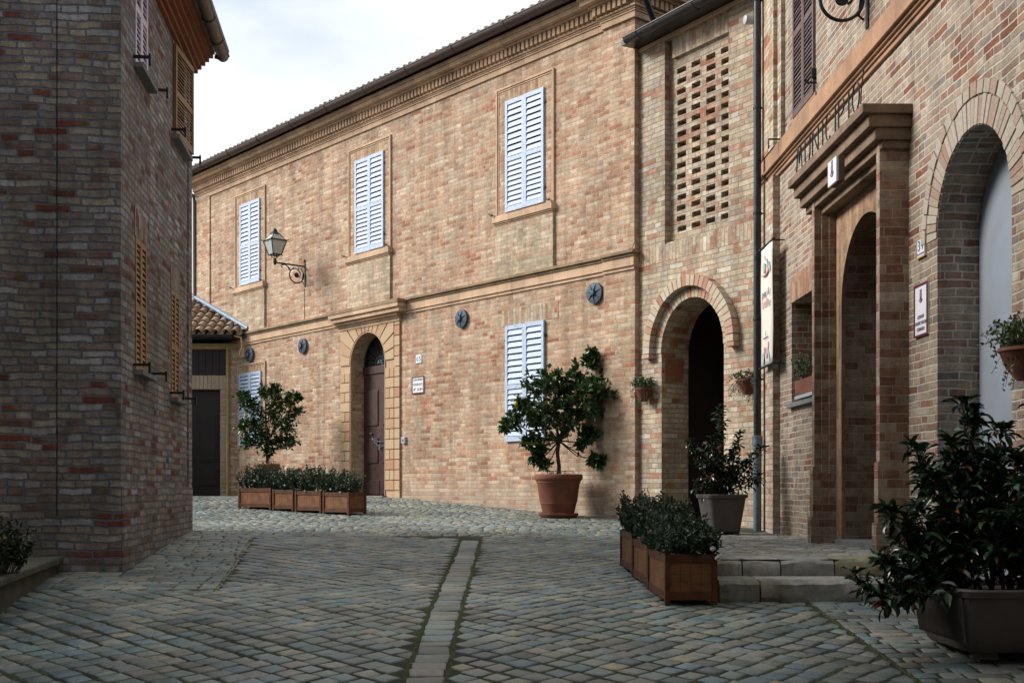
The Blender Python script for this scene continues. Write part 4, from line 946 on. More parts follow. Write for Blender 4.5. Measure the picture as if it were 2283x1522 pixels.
# downpipe in the corner
mb = MB(); dpx, dpy = (1688.5 - CX) * .00563, .00563 * F
pr_ = thing('downpipe', (dpx, dpy, LAND), 0, 'tall dark round downpipe in the corner beside the archway, reaching the landing', 'pipe')
mb.tube([(0, 0, 1.18), (0, 0, 8.6)], .048, 16); mb.build('pipe', M['pipe'], pr_, smooth=True)
mb = MB()
for zz in (1.9, 2.65, 3.98, 5.3, 6.65): mb.lathe([(.050, 0), (.055, .005), (.055, .03), (.050, .035)], (0, 0, zz), 16, cap=False); mb.tube([(.05, 0, zz + .017), (.12, .04, zz + .017)], .010, 6)
mb.build('bracket', M['iron'], pr_, smooth=True)
mb = MB(); mb.lathe([(.05, 0), (.052, 1.08), (.066, 1.09), (.066, 1.20), (.050, 1.21)], (0, 0, 0), 18); mb.build('cast_iron_foot', M['pipe_blue'], pr_, smooth=True)
mb = MB(); mb.tube([(.085, -.03, .02), (.083, -.03, 3.0), (.088, -.03, 7.5)], .012, 6); mb.build('cable', M['cable'], pr_)
# grey spotlight beside the pipe
sp = thing('spotlight', (*((1666 - CX) * .0058, .0058 * F - .12), EH + (HY - 43) * .0058 - .06), 0, 'small grey spotlight on the wall beside the downpipe near the eaves', 'light')
mb = MB(); mb.x = Matrix.Rotation(R(-90), 4, 'Y') @ Matrix.Rotation(R(15), 4, 'X'); mb.lathe([(.03, -.10), (.05, -.06), (.06, .02), (.055, .06), (.001, .075)], (0, 0, 0), 16); mb.build('housing', M['plastic'], sp, smooth=True)
mb = MB(); mb.tube([(.02, 0, 0), (.05, .10, .0)], .015, 6); mb.build('arm', M['iron'], sp)

# ------------------------------------------------------------------ old dark house on the left
zl = 9.1 * S
WL = Wall(((272 - CX) / F * zl, zl), (-301.5, F))
HL = House(WL, 'old_brick_house', 'dark old brick house in shade with ochre shutters and corbelled eaves', 'house', -.85)
uend = WL.u(424)
L1, L2, L3, L4 = (306, 333), (389, 414), (306, 330.5), (385, 402.5)
def lw(p, z0, z1, out=.02): return (WL.u(p[0], out), WL.u(p[1], out), z0, z1)
LW = [lw(L1, 4.12, 5.35), lw(L2, 4.06, 5.12), lw(L3, 1.15, 2.45), lw(L4, 1.04, 2.28)]
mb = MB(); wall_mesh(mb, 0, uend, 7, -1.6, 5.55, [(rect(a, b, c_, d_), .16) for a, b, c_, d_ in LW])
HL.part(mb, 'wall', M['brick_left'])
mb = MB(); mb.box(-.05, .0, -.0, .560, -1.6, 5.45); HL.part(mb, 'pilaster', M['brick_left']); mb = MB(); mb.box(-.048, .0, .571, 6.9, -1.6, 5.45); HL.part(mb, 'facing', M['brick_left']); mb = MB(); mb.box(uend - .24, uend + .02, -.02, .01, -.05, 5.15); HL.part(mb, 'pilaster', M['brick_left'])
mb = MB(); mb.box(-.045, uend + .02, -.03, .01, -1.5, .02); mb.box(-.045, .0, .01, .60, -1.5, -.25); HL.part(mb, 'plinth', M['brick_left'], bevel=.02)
for i, (a, b, c_, d_) in enumerate(LW):
    mb = MB(); mb.box(a, b, .12, .14, c_, d_); wdw = HL.part(mb, 'window', M['dark'])
    mt = M['shutter_pale'] if i == 0 else M['shutter_ochre']
    if i == 1:
        mb = MB(); shutter_leaf(mb, a, b, c_, d_, y=-.04, n1=11, n2=10, st=.05, t=.035, ajar=-.10); HL.part(mb, 'shutter', mt, wdw)
    else:
        mid = (a + b) / 2
        for s_, (p, q) in enumerate(((a, mid - .003), (mid + .003, b))):
            mb = MB(); shutter_leaf(mb, p, q, c_, d_, y=-.008, n1=10, n2=9, st=.045, t=.035); HL.part(mb, 'shutter', mt, wdw)
    mb = MB(); mb.box(a - .08, b + .10, -.09, .03, c_ - .05, c_ - .005); HL.part(mb, 'sill', M['greystone'], wdw)
    for xx in (a - .10, b + .24): mb = MB(); mb.box(xx, xx + .03, -.15, .0, c_ + .03, c_ + .055); mb.box(xx, xx + .03, -.165, -.145, c_ - .04, c_ + .07); HL.part(mb, 'shutter_catch', M['iron'], wdw)
    mb = MB(); mb.box(a - .04, b + .04, -.006, .02, d_ + .003, d_ + .28); HL.part(mb, 'lintel', M['left_soldier'] if 'left_soldier' in M else M.setdefault('left_soldier', brick_mat('old soldier bricks', PL, (.20, .18, .16), L=.32, h=.068, m=.008, swap=True, wob=.004, depth=.008, split=0)), wdw)
red = piece_mat('red corbel bricks', [(0, (.26, .10, .055)), (.6, (.30, .125, .07)), (1, (.22, .085, .05))])
mb = MB()
for k in range(6):
    o_ = .045 * (k + 1); z0 = 5.17 + .055 * k; x = -o_
    while x < uend + o_ * .3:
        ln = .27 if k % 2 else .13; x1 = min(x + ln, uend + o_ * .35)
        mb.box(x + .004, x1, -o_ + random.uniform(-.002, .002), .01, z0 + .004, z0 + .054); x += ln + .004
HL.part(mb, 'eaves_corbel', red)
mb = MB(); mb.box(-.2, uend + .10, -.29, .5, 5.502, 5.54); HL.part(mb, 'eaves_board', M['trim_dark'])
mb = MB(); gutter(mb, -.3, uend + .14, -.385, 5.50, .075, seg=.7); mb.tube([(uend + .04, -.3, 5.46), (uend + .04, -.385, 5.44)], .03, 8); HL.part(mb, 'gutter', M['gutter'], smooth=True)
mb = MB(); mb.add([(-.3, -.46, 5.56), (uend + .18, -.46, 5.56), (uend + .18, 4, 7.0), (-.3, 4, 7.0), (-.3, -.46, 5.59), (uend + .18, -.46, 5.59), (uend + .18, 4, 7.05), (-.3, 4, 7.05)], [(3, 2, 1, 0), (4, 5, 6, 7), (0, 1, 5, 4), (1, 2, 6, 5), (2, 3, 7, 6), (3, 0, 4, 7)])
rf = HL.part(mb, 'roof', M['gutter']); mb = MB(); tile_roof(mb, -.3, uend + .10, -.30, 5.60, .31, 3); HL.part(mb, 'roof_tiles', M['tile'], rf, smooth=True)
# raised stone kerb bed on the left with a flowering bush
mb = MB(); mb.prism_z([(-4.12, 10.55), (-3.62, 8.3), (-3.15, 6.0), (-7.5, 5.2), (-7.5, 10.2)], EH - 1.4, EH - .68)
M['darkstone'] = trim_mat('dark mossy stone', (.10, .10, .085), (.045, .05, .035), joint=.5)
kb = mb.build('low_wall', M['darkstone'], bevel=.02); prop(kb, 'low dark stone kerb wall against the old house in the left corner', 'wall')
mb = MB(); mb.prism_z([(-4.08, 10.62), (-3.56, 8.3), (-3.08, 5.9), (-7.5, 5.1), (-7.5, 10.25)], EH - .678, EH - .615)
mb.build('coping', M['darkstone'], kb, bevel=.015)

# ------------------------------------------------------------------ small tiled house at the back
zs_ = .01018 * F
WS = Wall(((428 - CX) / F * zs_, zs_), (1, 0))
HS = House(WS, 'lean_to_house', 'small lean-to house with clay tiled roof and dark door at the far left', 'house', -.25)
sx1 = WS.u(532); sd0, sd1 = WS.u(491) - 1.05, WS.u(491)
mb = MB(); wall_mesh(mb, -2.5, sx1, 2.2, -1.0, 3.28, [(rect(sd0, sd1, -.2, 2.24), .16), (rect(sd0 - .1, sd1 + .13, 2.56, 3.15), .10)]); HS.part(mb, 'wall', M['brick_small'])
mb = MB(); mb.box(sd0, sd1, .10, .15, -.19, 2.24)
for a, b in ((sd0 + .55, sd1 - .08),):
    for z0, z1 in ((.05, .45), (.6, 1.7)): mb.box(a, b, .085, .10, z0, z1); mb.box(a + .05, b - .05, .078, .086, z0 + .05, z1 - .05)
HS.part(mb, 'door', M['door_dark'], bevel=.004)
mb = MB()
for k in range(8): mb.box(sd0 - .1 + k * .16, sd0 - .1 + k * .16 + .152, .06, .10, 2.57, 3.14)
HS.part(mb, 'wood_panel', M['door_dark'])
mb = MB()
for k in range(18): mb.box(sd0 - .2 + k * .088, sd0 - .2 + k * .088 + .078, -.012, .01, 2.25, 2.55)
HS.part(mb, 'door_lintel', piece_mat('lintel bricks', [(0, (.42, .34, .25)), (1, (.34, .27, .20))]))
mb = MB(); z = -.18
while z < 2.2: mb.box(sd1 + .01, sd1 + .13 + random.uniform(-.003, .003), -.01, .01, z, z + .085); z += .097
HS.part(mb, 'door_jamb', piece_mat('jamb bricks', [(0, (.40, .31, .24)), (1, (.36, .26, .20))]))
mb = MB(); mb.box(-2.5, sx1 - .02, -.03, .02, 3.16, 3.28); HS.part(mb, 'beam', M['wood_frame'])
mb = MB(); mb.tube([(WS.u(508.5), -.05, -.18), (WS.u(508.5), -.05, 3.15)], .032, 10); HS.part(mb, 'drainpipe', M['wood_frame'], smooth=True)
mb = MB(); gutter(mb, -2.6, sx1 - .04, -.42, 3.42, .07); HS.part(mb, 'gutter', M['gutter_dark'], smooth=True)
mb = MB(); sl = .47
# roof clipped along the big house's wall: in this frame the facade runs back to the left
def fac_x(y): return sx1 + .0 - (y) * (2232.5 / F)
yb = 1.9
mb.add([(-2.6, -.38, 3.42), (fac_x(-.38) - .0, -.38, 3.42), (fac_x(yb), yb, 3.42 + (yb + .38) * math.tan(sl)), (-2.6, yb, 3.42 + (yb + .38) * math.tan(sl)), (-2.6, -.38, 3.36), (fac_x(-.38), -.38, 3.36), (fac_x(yb), yb, 3.30), (-2.6, yb, 3.30)],
       [(0, 1, 2, 3), (4, 7, 6, 5), (0, 4, 5, 1), (3, 2, 6, 7)])
rs = HS.part(mb, 'roof', M['gutter_dark'])
mb = MB(); tile_roof(mb, -2.6, sx1 + .5, -.45, 3.43, sl, 7, pitch=.21)
# drop the tiles that would run into the big house
keep = [f for f in mb.f if sum(mb.v[i][0] for i in f) / len(f) < fac_x(sum(mb.v[i][1] for i in f) / len(f)) - .02]
mb.f = keep; HS.part(mb, 'roof_tiles', M['tile'], rs, smooth=True)
mb = MB(); n_ = 10; pts_ = [(fac_x(-.45 + (yb + .3) * k / n_) - .06, -.45 + (yb + .3) * k / n_, 3.56 + ((yb + .3) * k / n_) * math.tan(sl)) for k in range(n_ + 1)]
mb.tube(pts_, .055, 8); HS.part(mb, 'flashing', M['flash'], rs, smooth=True)
mb = MB(); mb.tube([(sx1 - .0, -.42, 3.40), (sx1 + .16, -.46, 3.36), (sx1 + .2, -.5, 3.15), (sx1 + .12, -.46, 2.95)], .022, 8); HS.part(mb, 'overflow_hose', M['wood_frame'], rs, smooth=True)
# junction box with cable below the roof end
u_, z_ = WA.u(541, .05), WA.z(541, 787, .05)
jb = thing('junction_box', (*WA.world(u_, .0), EH + z_ - .1), WA.a, 'beige junction box with a dangling cable beside the leftmost anchor plate', 'junction box')
mb = MB(); mb.box(-.16, .05, -.05, 0, .0, .24); mb.build('box', M['trim'], jb, bevel=.01)
mb = MB(); mb.tube([(.05, -.03, .06), (-.02, -.06, -.02), (-.12, -.05, -.12)], .012, 6); mb.build('cable', M['wood_frame'], jb)

# ------------------------------------------------------------------ wall lamps
def make_lamp(wall, u, z, label, L=.70, sc=1.0):
    root = thing('wall_lamp', (*wall.world(u, 0), EH + z), wall.a, label, 'lamp')
    mb = MB(); mb.box(-.03 * sc, .03 * sc, -.012, 0, -.42 * sc, .10 * sc); mb.lathe([(.001, 0), (.02, 0), (.02, .03), (.001, .05)], (0, -.01, .10 * sc), 8); mb.build('wall_plate', M['iron'], root)
    mb = MB(); mb.tube([(0, -.01, 0), (0, -L, 0)], .017 * sc, 8)
    c = Vector((0, -.24 * sc, -.20 * sc))
    def arc(cy, cz, r, a0, a1, n=16, r1=None):
        r1 = r1 or r; return [(0, cy + (r + (r1 - r) * k / n) * math.cos(R(a0 + (a1 - a0) * k / n)), cz + (r + (r1 - r) * k / n) * math.sin(R(a0 + (a1 - a0) * k / n))) for k in range(n + 1)]
    q = sc
    mb.tube(arc(-.20 * q, -.20 * q, .165 * q, 20, -205), .014 * q, 7)
    mb.tube(arc(-.20 * q, -.20 * q, .165 * q, -205, -400, r1=.06 * q), .011 * q, 7)
    mb.tube([(0, -.345 * q, -.13 * q), (0, -.40 * q, -.05 * q), (0, -.46 * q, -.015 * q), (0, -.53 * q, -.02 * q), (0, -.555 * q, -.06 * q), (0, -.53 * q, -.085 * q)], [.014 * q, .013 * q, .012 * q, .011 * q, .010 * q, .014 * q], 7)
    mb.tube([(0, -.03 * q, -.36 * q), (0, -.07 * q, -.33 * q), (0, -.045 * q, -.12 * q), (0, -.10 * q, -.05 * q), (0, -.16 * q, -.05 * q), (0, -.15 * q, -.09 * q)], .010 * q, 7)
    mb.tube([(0, -.33 * q, -.12 * q), (0, -.27 * q, -.05 * q), (0, -.30 * q, -.09 * q), (0, -.22 * q, -.06 * q)], .011 * q, 7)
    mb.x = Matrix.Translation((-.012, -.20 * q, -.20 * q)) @ Matrix.Rotation(R(90), 4, 'Y'); mb.lathe([(.001, 0), (.05 * q, 0), (.055 * q, .012), (.05 * q, .024), (.001, .024)], (0, 0, 0), 12)
    mb.build('scroll_bracket', M['iron'], root, smooth=True)
    head = MB(); y = -L; head.lathe([(.012, -.05), (.03, -.03), (.036, .0), (.036, .05), (.02, .07)], (0, y, 0), 12)
    for k in range(4):
        t = R(45 + 90 * k); head.tube([(0, y, .06), (.05 * math.cos(t), y + .05 * math.sin(t), .10), (.095 * math.cos(t), y + .095 * math.sin(t), .15)], .007, 6)
        head.tube([(.10 * math.cos(t), y + .10 * math.sin(t), .15), (.15 * math.cos(t), y + .15 * math.sin(t), .14), (.15 * math.cos(t), y + .15 * math.sin(t), .12)], .006, 5)
    def sq(r, z_): return [(r * math.cos(R(45 + 90 * k)), y + r * math.sin(R(45 + 90 * k)), z_) for k in range(4)]
    A, B, C_, D_ = sq(.135, .155), sq(.245, .44), sq(.20, .47), sq(.10, .58)
    for s0 in (A, B, D_):
        for k in range(4): head.tube([s0[k], s0[(k + 1) % 4]], .012 if s0 is not B else .014, 6)
    for k in range(4): head.tube([A[k], B[k]], .010, 6); head.tube([B[k], C_[k], D_[k]], .009, 6); head.tube([B[k], tuple(Vector(B[k]) + (Vector(B[k]) - Vector((0, y, .44))) * .18 + Vector((0, 0, .02)))], .008, 5)
    head.lathe([(.10, .575), (.08, .60), (.05, .63), (.045, .66), (.02, .69), (.001, .70)], (0, y, 0), 12)
    hd = head.build('lantern_frame', M['iron'], root)
    gp_ = MB()
    for s0, s1 in ((A, B), (B, D_)):
        for k in range(4):
            q_ = [Vector(s0[k]), Vector(s0[(k + 1) % 4]), Vector(s1[(k + 1) % 4]), Vector(s1[k])]; c0 = Vector((0, y, q_[0].z)); inn = [p + (Vector((0, y, p.z)) - p) * .03 for p in q_]; inn2 = [p + (Vector((0, y, p.z)) - p) * .055 for p in q_]
            gp_.add([tuple(p) for p in inn + inn2], [(0, 1, 2, 3), (7, 6, 5, 4), (0, 4, 5, 1), (1, 5, 6, 2), (2, 6, 7, 3), (3, 7, 4, 0)])
    gp_.build('glass', M['glass'], hd)
    mb = MB(); mb.lathe([(.02, .16), (.03, .20), (.04, .26), (.03, .31), (.001, .33)], (0, y, 0), 12); mb.build('bulb', M['white'], hd, smooth=True)
    return root
u_l = WA.u(680, 0); make_lamp(WA, u_l, 4.60, 'black wrought iron wall lantern on the pale house between the two left upper windows')
u_r = WR.u(1935, 0); make_lamp(WR, u_r, 4.78, 'scrolled iron lamp bracket on the town hall above the letters at the top edge', L=.75, sc=1.22)

# ------------------------------------------------------------------ signs
def plate(wall, px, py, w_, h_, label, name='sign', out=.0, frame=None, cat='sign', wd=.008, mat='white', fmat='maroon'):
    u_, z_ = wall.u(px, out), wall.z(px, py, out)
    r_ = thing(name, (*wall.world(u_, out), EH + z_ - h_ / 2), wall.a, label, cat)
    mb = MB(); mb.box(-w_ / 2, w_ / 2, -.014, 0, 0, h_); mb.build('panel', M[mat], r_)
    if frame:
        mb = MB(); e = frame
        mb.box(-w_ / 2 - .002, w_ / 2 + .002, -.020, -.0145, -.002, e); mb.box(-w_ / 2 - .002, w_ / 2 + .002, -.020, -.0145, h_ - e, h_ + .002); mb.box(-w_ / 2 - .002, -w_ / 2 + e, -.020, -.0145, e, h_ - e); mb.box(w_ / 2 - e, w_ / 2 + .002, -.020, -.0145, e, h_ - e)
        mb.build('border', M[fmat], r_)
    return r_
p = plate(WA, 934.5, 800, .17, .145, 'small white tile with blue house number 65 on the pale house')
text('6', .13, M['flash'], p, (-.035, -.0155, .07)); text('5', .13, M['ink_blue'], p, (.04, -.0155, .07))
p = plate(WA, 933, 858, .37, .31, 'white museum sign with dark red border right of the brown door', frame=.018)
text('CASA MUSEO', .058, M['ink'], p, (0, -.0155, .25), sx=.85); text('OSVALDO', .064, M['ink'], p, (0, -.0155, .165)); text('LICINI', .062, M['ink'], p, (.06, -.0155, .075))
mb = MB(); mb.prism([(-.13, .10), (-.06, .10), (-.13, .04)], -.017, -.0145); mb.build('arrow', M['ink'], p)
p = plate(WR, 2057, 551, .19, .165, 'small white and blue house number 37 tile with orange edge beside the right arch', frame=.010, fmat='tile_frame')
text('3', .12, M['ink_blue'], p, (-.04, -.0155, .095)); text('7', .12, M['ink_blue'], p, (.045, -.0155, .095)); text('Piazza Osvaldo Licini', .018, M['ink_blue'], p, (0, -.0155, .03))
p = plate(WR, 2057, 691, .29, .42, 'tall white municipal plaque with crest and maroon border beside the right arch', frame=.014)
crest(p, .8, -.0145, .31)
for i, t_ in enumerate(('COMUNE', 'MONTE VIDON', 'CORRADO')): text(t_, .040, M['ink'], p, (0, -.0155, .155 - i * .05), sx=.85)
p = thing('intercom', (*WA.world(WA.u(901, .02), 0), EH + WA.z(901, 981, .02) - .06), WA.a, 'small pale grey doorbell box on the wall right of the brown door', 'doorbell')
mb = MB(); mb.box(-.055, .055, -.05, 0, 0, .12); mb.build('box', M['plastic'], p, bevel=.008); mb = MB(); mb.box(-.02, .02, -.056, -.0505, .04, .08); mb.build('button', M['ink'], p)
# banner
bu0, bu1 = WR.u(1697, .16), WR.u(1722.5, .16); zb1 = WR.z(1710, 545, .16); zb0 = WR.z(1710, 815, .16); bw = bu1 - bu0
bn = thing('banner', (*WR.world((bu0 + bu1) / 2, .16), EH + zb0), WR.a, 'tall narrow cream cloth banner with pink and grey print beside the downpipe', 'banner')
bh_ = zb1 - zb0; mb = MB(); N = 14
for j in range(N + 1):
    for i in (0, 1, 2, 3, 4): mb.v.append((-bw / 2 + bw * i / 4, .012 * math.sin(i * 1.4 + j * .5) * .4, bh_ * j / N))
mb.f = [(j * 5 + i, j * 5 + i + 1, (j + 1) * 5 + i + 1, (j + 1) * 5 + i) for j in range(N) for i in range(4)]
cl = mb.build('cloth', M['cream'], bn, smooth=True); so = cl.modifiers.new('s', 'SOLIDIFY'); so.thickness = .003
mb = MB(); mb.tube([(-bw / 2 - .05, 0, bh_), (bw / 2 + .05, 0, bh_)], .014, 8); mb.tube([(-bw / 2 - .05, 0, 0), (bw / 2 + .05, 0, 0)], .014, 8)
for s_ in (-1, 1):
    for zz in (0, bh_): mb.lathe([(.001, -.02), (.022, -.01), (.022, .01), (.001, .02)], (s_ * (bw / 2 + .05), 0, zz), 8); 
for zz in (0, bh_): mb.tube([(bw / 2 - .02, 0, zz), (bw / 2 - .02, .15, zz)], .009, 6)
mb.build('rod', M['iron'], bn)
rnd2 = random.Random(3)
def blob(mt, items, nm):
    mb = MB()
    for x_, z_, a_, b_, rt in items:
        mb.prism([(x_ + a_ * math.cos(t + rt), z_ + b_ * math.sin(t)) for t in [2 * math.pi * k / 7 for k in range(7)]], -.014, -.010)
    mb.build(nm, M[mt], bn)
q = bw / 2
blob('ink_teal', [(-.35 * q, bh_ * .82, .2 * q, .07, 0), (.2 * q, bh_ * .85, .18 * q, .06, 1), (.6 * q, bh_ * .80, .13 * q, .07, .5), (-.5 * q, .10, .2 * q, .08, 0), (.45 * q, .13, .22 * q, .09, 1)], 'grey_figures')
blob('ink_pink', [(.1 * q, bh_ * .80, .12 * q, .05, 0), (.35 * q, bh_ * .78, .16 * q, .035, 0), (-.2 * q, bh_ * .90, .06 * q, .03, 0), (0.1 * q, .15, .15 * q, .07, 0), (.4 * q, .24, .08 * q, .05, 0), (-.3 * q, .20, .1 * q, .05, 0)], 'pink_figures')
mb = MB(); mb.tube([(-.6 * q + 1.2 * q * k / 8, -.012, bh_ * .765 + .03 * math.sin(k / 8 * math.pi + math.pi) + .02 * k / 8) for k in range(9)], .014, 6); mb.build('ribbon', M['ink_pink'], bn)
text('per il', .12, M['ink'], bn, (0.0, -.016, bh_ * .60), sx=1.5); text('belle', .15, M['ink_pink'], bn, (.0, -.016, bh_ * .52), sx=1.4); text('i', .10, M['ink'], bn, (0, -.016, bh_ * .27)); text('COMUNE', .03, M['ink'], bn, (0, -.016, bh_ * .23), sx=2)

# ------------------------------------------------------------------ plants
def lathe_pot(root, prof, name, mat, n=40, z=0): 
    mb = MB(); mb.lathe(prof, (0, 0, z), n); return mb.build(name, mat, root, smooth=True)
def lemon_tree(loc, label, pot_s, trunk_h, clusters, nleaf, seed, ntwig=1.0, with_pot=True, lemons=6, lsz=.098):
    random.seed(seed); root = thing('potted_lemon_tree', loc, 0, label, 'potted tree', 'lemon trees in terracotta pots')
    s = pot_s
    pot = lathe_pot(root, [(.001, .03), (.225 * s, .03), (.235 * s, .06), (.245 * s, .08), (.272 * s, .20), (.277 * s, .205), (.277 * s, .215), (.285 * s, .235), (.32 * s, .50), (.335 * s, .515), (.335 * s, .535), (.345 * s, .55), (.362 * s, .565), (.370 * s, .60), (.362 * s, .635), (.345 * s, .645), (.32 * s, .63), (.30 * s, .55), (.001, .55)], 'pot', M['terracotta'])
    lathe_pot(root, [(.001, 0), (.27 * s, 0), (.30 * s, .03), (.305 * s, .055), (.29 * s, .06), (.27 * s, .035), (.001, .03)], 'saucer', M['terracotta'])
    lathe_pot(root, [(.001, .56), (.31 * s, .565), (.31 * s, .57), (.001, .60)], 'soil', M['soil'])
    mb = MB()
    for k in range(9):
        t = 2 * math.pi * k / 9; r0 = .30 * s; mb.tube([(r0 * math.cos(t), r0 * math.sin(t), .60), (r0 * .75 * math.cos(t + .3), r0 * .75 * math.sin(t + .3), .70), (r0 * .3 * math.cos(t + .8), r0 * .3 * math.sin(t + .8), .69), (r0 * .6 * math.cos(t + 1.5), r0 * .6 * math.sin(t + 1.5), .62)], .004, 5)
    mb.build('wire', M['cable'], root)
    th = trunk_h; tr = MB(); fork = Vector((.01, 0, th))
    tr.tube([(0, 0, .55), (.01, .01, .55 + (th - .55) * .35), (-.015, 0, .55 + (th - .55) * .7), tuple(fork)], [.036, .030, .028, .028], 10)
    lf = MB(); cents = []
    for c, rr in clusters:
        c = Vector(c); mid = fork.lerp(c, .5) + Vector((random.uniform(-.05, .05), random.uniform(-.05, .05), -.03 + (.06 if c.z > th + .4 else -.05)))
        tr.tube([tuple(fork), tuple(fork.lerp(mid, .55)), tuple(mid), tuple(mid.lerp(c, .6)), tuple(c)], [.015, .010, .007, .005, .003], 7)
        ns = int(6 + nleaf * rr * 2.0 * ntwig)
        for k in range(ns):
            d = rnd_dir(.15); tip = c + d * rr * (random.random() ** .42) * random.choice((.8, 1, 1, 1.45))
            tip.z = c.z + (tip.z - c.z) * .85
            st0 = c.lerp(tip, .35); tr.tube([tuple(st0), tuple(tip)], .0025, 4, cap=False)
            dd = (tip - st0).normalized() if (tip - st0).length > .01 else d
            for q in range(6):
                base = st0.lerp(tip, .35 + .65 * q / 5); ld = (dd * .6 + rnd_dir() * .9 + Vector((0, 0, .12))).normalized()
                leaf(lf, base, ld, lsz * random.uniform(.75, 1.2), lsz * .52 * random.uniform(.85, 1.15), up=rnd_dir(.9))
        cents.append((c, rr))
    tr.build('trunk', M['bark'], root, smooth=True); lf.build('crown', M['leaf_lemon'], root, smooth=True)
    for k in range(lemons):
        c, rr = random.choice(cents); p = c + rnd_dir(-.2) * rr * .9; p.y = min(p.y, c.y - rr * .5) if k % 3 else p.y
        mb = MB(); mb.x = Matrix.Translation(p); mb.lathe([(.001, -.045), (.010, -.040), (.026, -.018), (.028, .008), (.018, .030), (.006, .038), (.001, .04)], (0, 0, 0), 10); mb.build('lemon', M['lemon'], root, smooth=True)
    return root
# big tree in front of the pale house: position from its saucer
Yt = 14.9 * S; Xt = (1245 - CX) / F * Yt
def rel(px, py, Y, bx, bz): return ((px - CX) / F * Y - bx, (HY - py) / F * Y + EH - bz)
bz = gz(Yt)
cl = []
for px, py, r_, dy in ((1165, 905, .10, 0), (1200, 870, .14, -.1), (1230, 850, .14, .1), (1290, 850, .16, 0), (1318, 805, .09, .05), (1345, 850, .15, .1), (1385, 842, .09, 0), (1300, 890, .17, -.15), (1245, 910, .18, .1), (1190, 925, .12, -.1), (1150, 940, .10, 0), (1215, 955, .14, 0), (1275, 935, .19, 0), (1330, 915, .14, .1),
                        (1180, 985, .08, -.05), (1200, 1000, .09, .0), (1315, 965, .09, .05), (1300, 990, .06, 0), (1330, 1025, .07, 0), (1195, 1022, .05, 0), (1350, 880, .12, -.1), (1398, 850, .07, .0), (1372, 825, .06, 0), (1352, 1030, .05, 0), (1128, 950, .05, 0), (1215, 1035, .045, 0), (1322, 790, .05, 0), (1265, 870, .14, .15), (1368, 860, .08, 0)):
    x_, z_ = rel(px, py, Yt, Xt, bz); cl.append(((x_, dy * 1.3, z_), r_ * 1.75))
lemon_tree((Xt, Yt, bz), 'large lemon tree in a rimmed terracotta pot beneath the lower right shutters', 1.0, .62 + (1060 - 985) * Yt / F + .02, cl, 62, 5, lemons=5)
Yt2 = 19.6 * S; Xt2 = (595 - CX) / F * Yt2; bz2 = gz(Yt2)
cl = []
for px, py, r_, dy in ((540, 885, .10, 0), (560, 905, .15, 0), (560, 950, .17, .1), (545, 950, .10, -.1), (590, 880, .13, 0), (612, 868, .09, 0), (620, 900, .16, -.1), (650, 890, .12, 0), (655, 920, .13, .1), (600, 930, .2, 0), (635, 950, .18, 0), (585, 975, .18, 0), (620, 985, .14, 0), (645, 985, .09, 0), (550, 985, .1, 0), (600, 1005, .09, 0), (666, 885, .05, 0)):
    x_, z_ = rel(px, py, Yt2, Xt2, bz2); cl.append(((x_, dy, z_), r_ * 1.6))
lemon_tree((Xt2, Yt2, bz2), 'round-headed lemon tree in a pot behind the far planter boxes', .72, .55 + .55, cl, 60, 9, lemons=6, lsz=.082, ntwig=1.15)

def camellia(root, stems, nl, lsz, mat='leaf_camellia', seed=1, spread=.28, z0=.0):
    """stems: list of (base, tip); whorls of glossy leaves along side shoots"""
    random.seed(seed); tr = MB(); lf = MB()
    for b, t in stems:
        b, t = Vector(b), Vector(t); m_ = b.lerp(t, .5) + Vector((random.uniform(-.04, .04), random.uniform(-.04, .04), 0)); ln = (t - b).length
        tr.tube([tuple(b), tuple(m_), tuple(t)], [.012, .009, .004], 6)
        ns = max(3, int(nl * ln))
        for k in range(ns):
            f = .12 + .88 * (k + random.random()) / ns; p = (b.lerp(m_, f * 2) if f < .5 else m_.lerp(t, f * 2 - 1))
            d = (rnd_dir(.35) + (t - b).normalized() * .35).normalized(); sl_ = spread * random.uniform(.4, 1.0) * (1.15 - .8 * f); q = p + d * sl_
            tr.tube([tuple(p), tuple(q)], .0035, 4, cap=False)
            for j in range(7):
                base = p.lerp(q, .3 + .7 * j / 6); a = j * 2.4 + random.random(); s0 = d.cross(Vector((0, 0, 1)))
                s0 = s0.normalized() if s0.length > .1 else Vector((1, 0, 0)); s1 = d.cross(s0)
                ld = (d * (.45 + .5 * (j == 6)) + (s0 * math.cos(a) + s1 * math.sin(a)) * .9 + Vector((0, 0, .10))).normalized()
                leaf(lf, base, ld, lsz * random.uniform(.7, 1.15), lsz * .43 * random.uniform(.85, 1.1), up=(Vector((0, 0, 1)) + rnd_dir() * .5).normalized(), droop=.22)
        for j in range(9):
            a = j * 2.4; ld = Vector((math.cos(a), math.sin(a), .55 + .2 * random.random())).normalized(); leaf(lf, t, ld, lsz * random.uniform(.8, 1.1), lsz * .4, droop=.25)
    tr.build('stems', M['bark'], root, smooth=True); lf.build('foliage', M[mat], root, smooth=True)
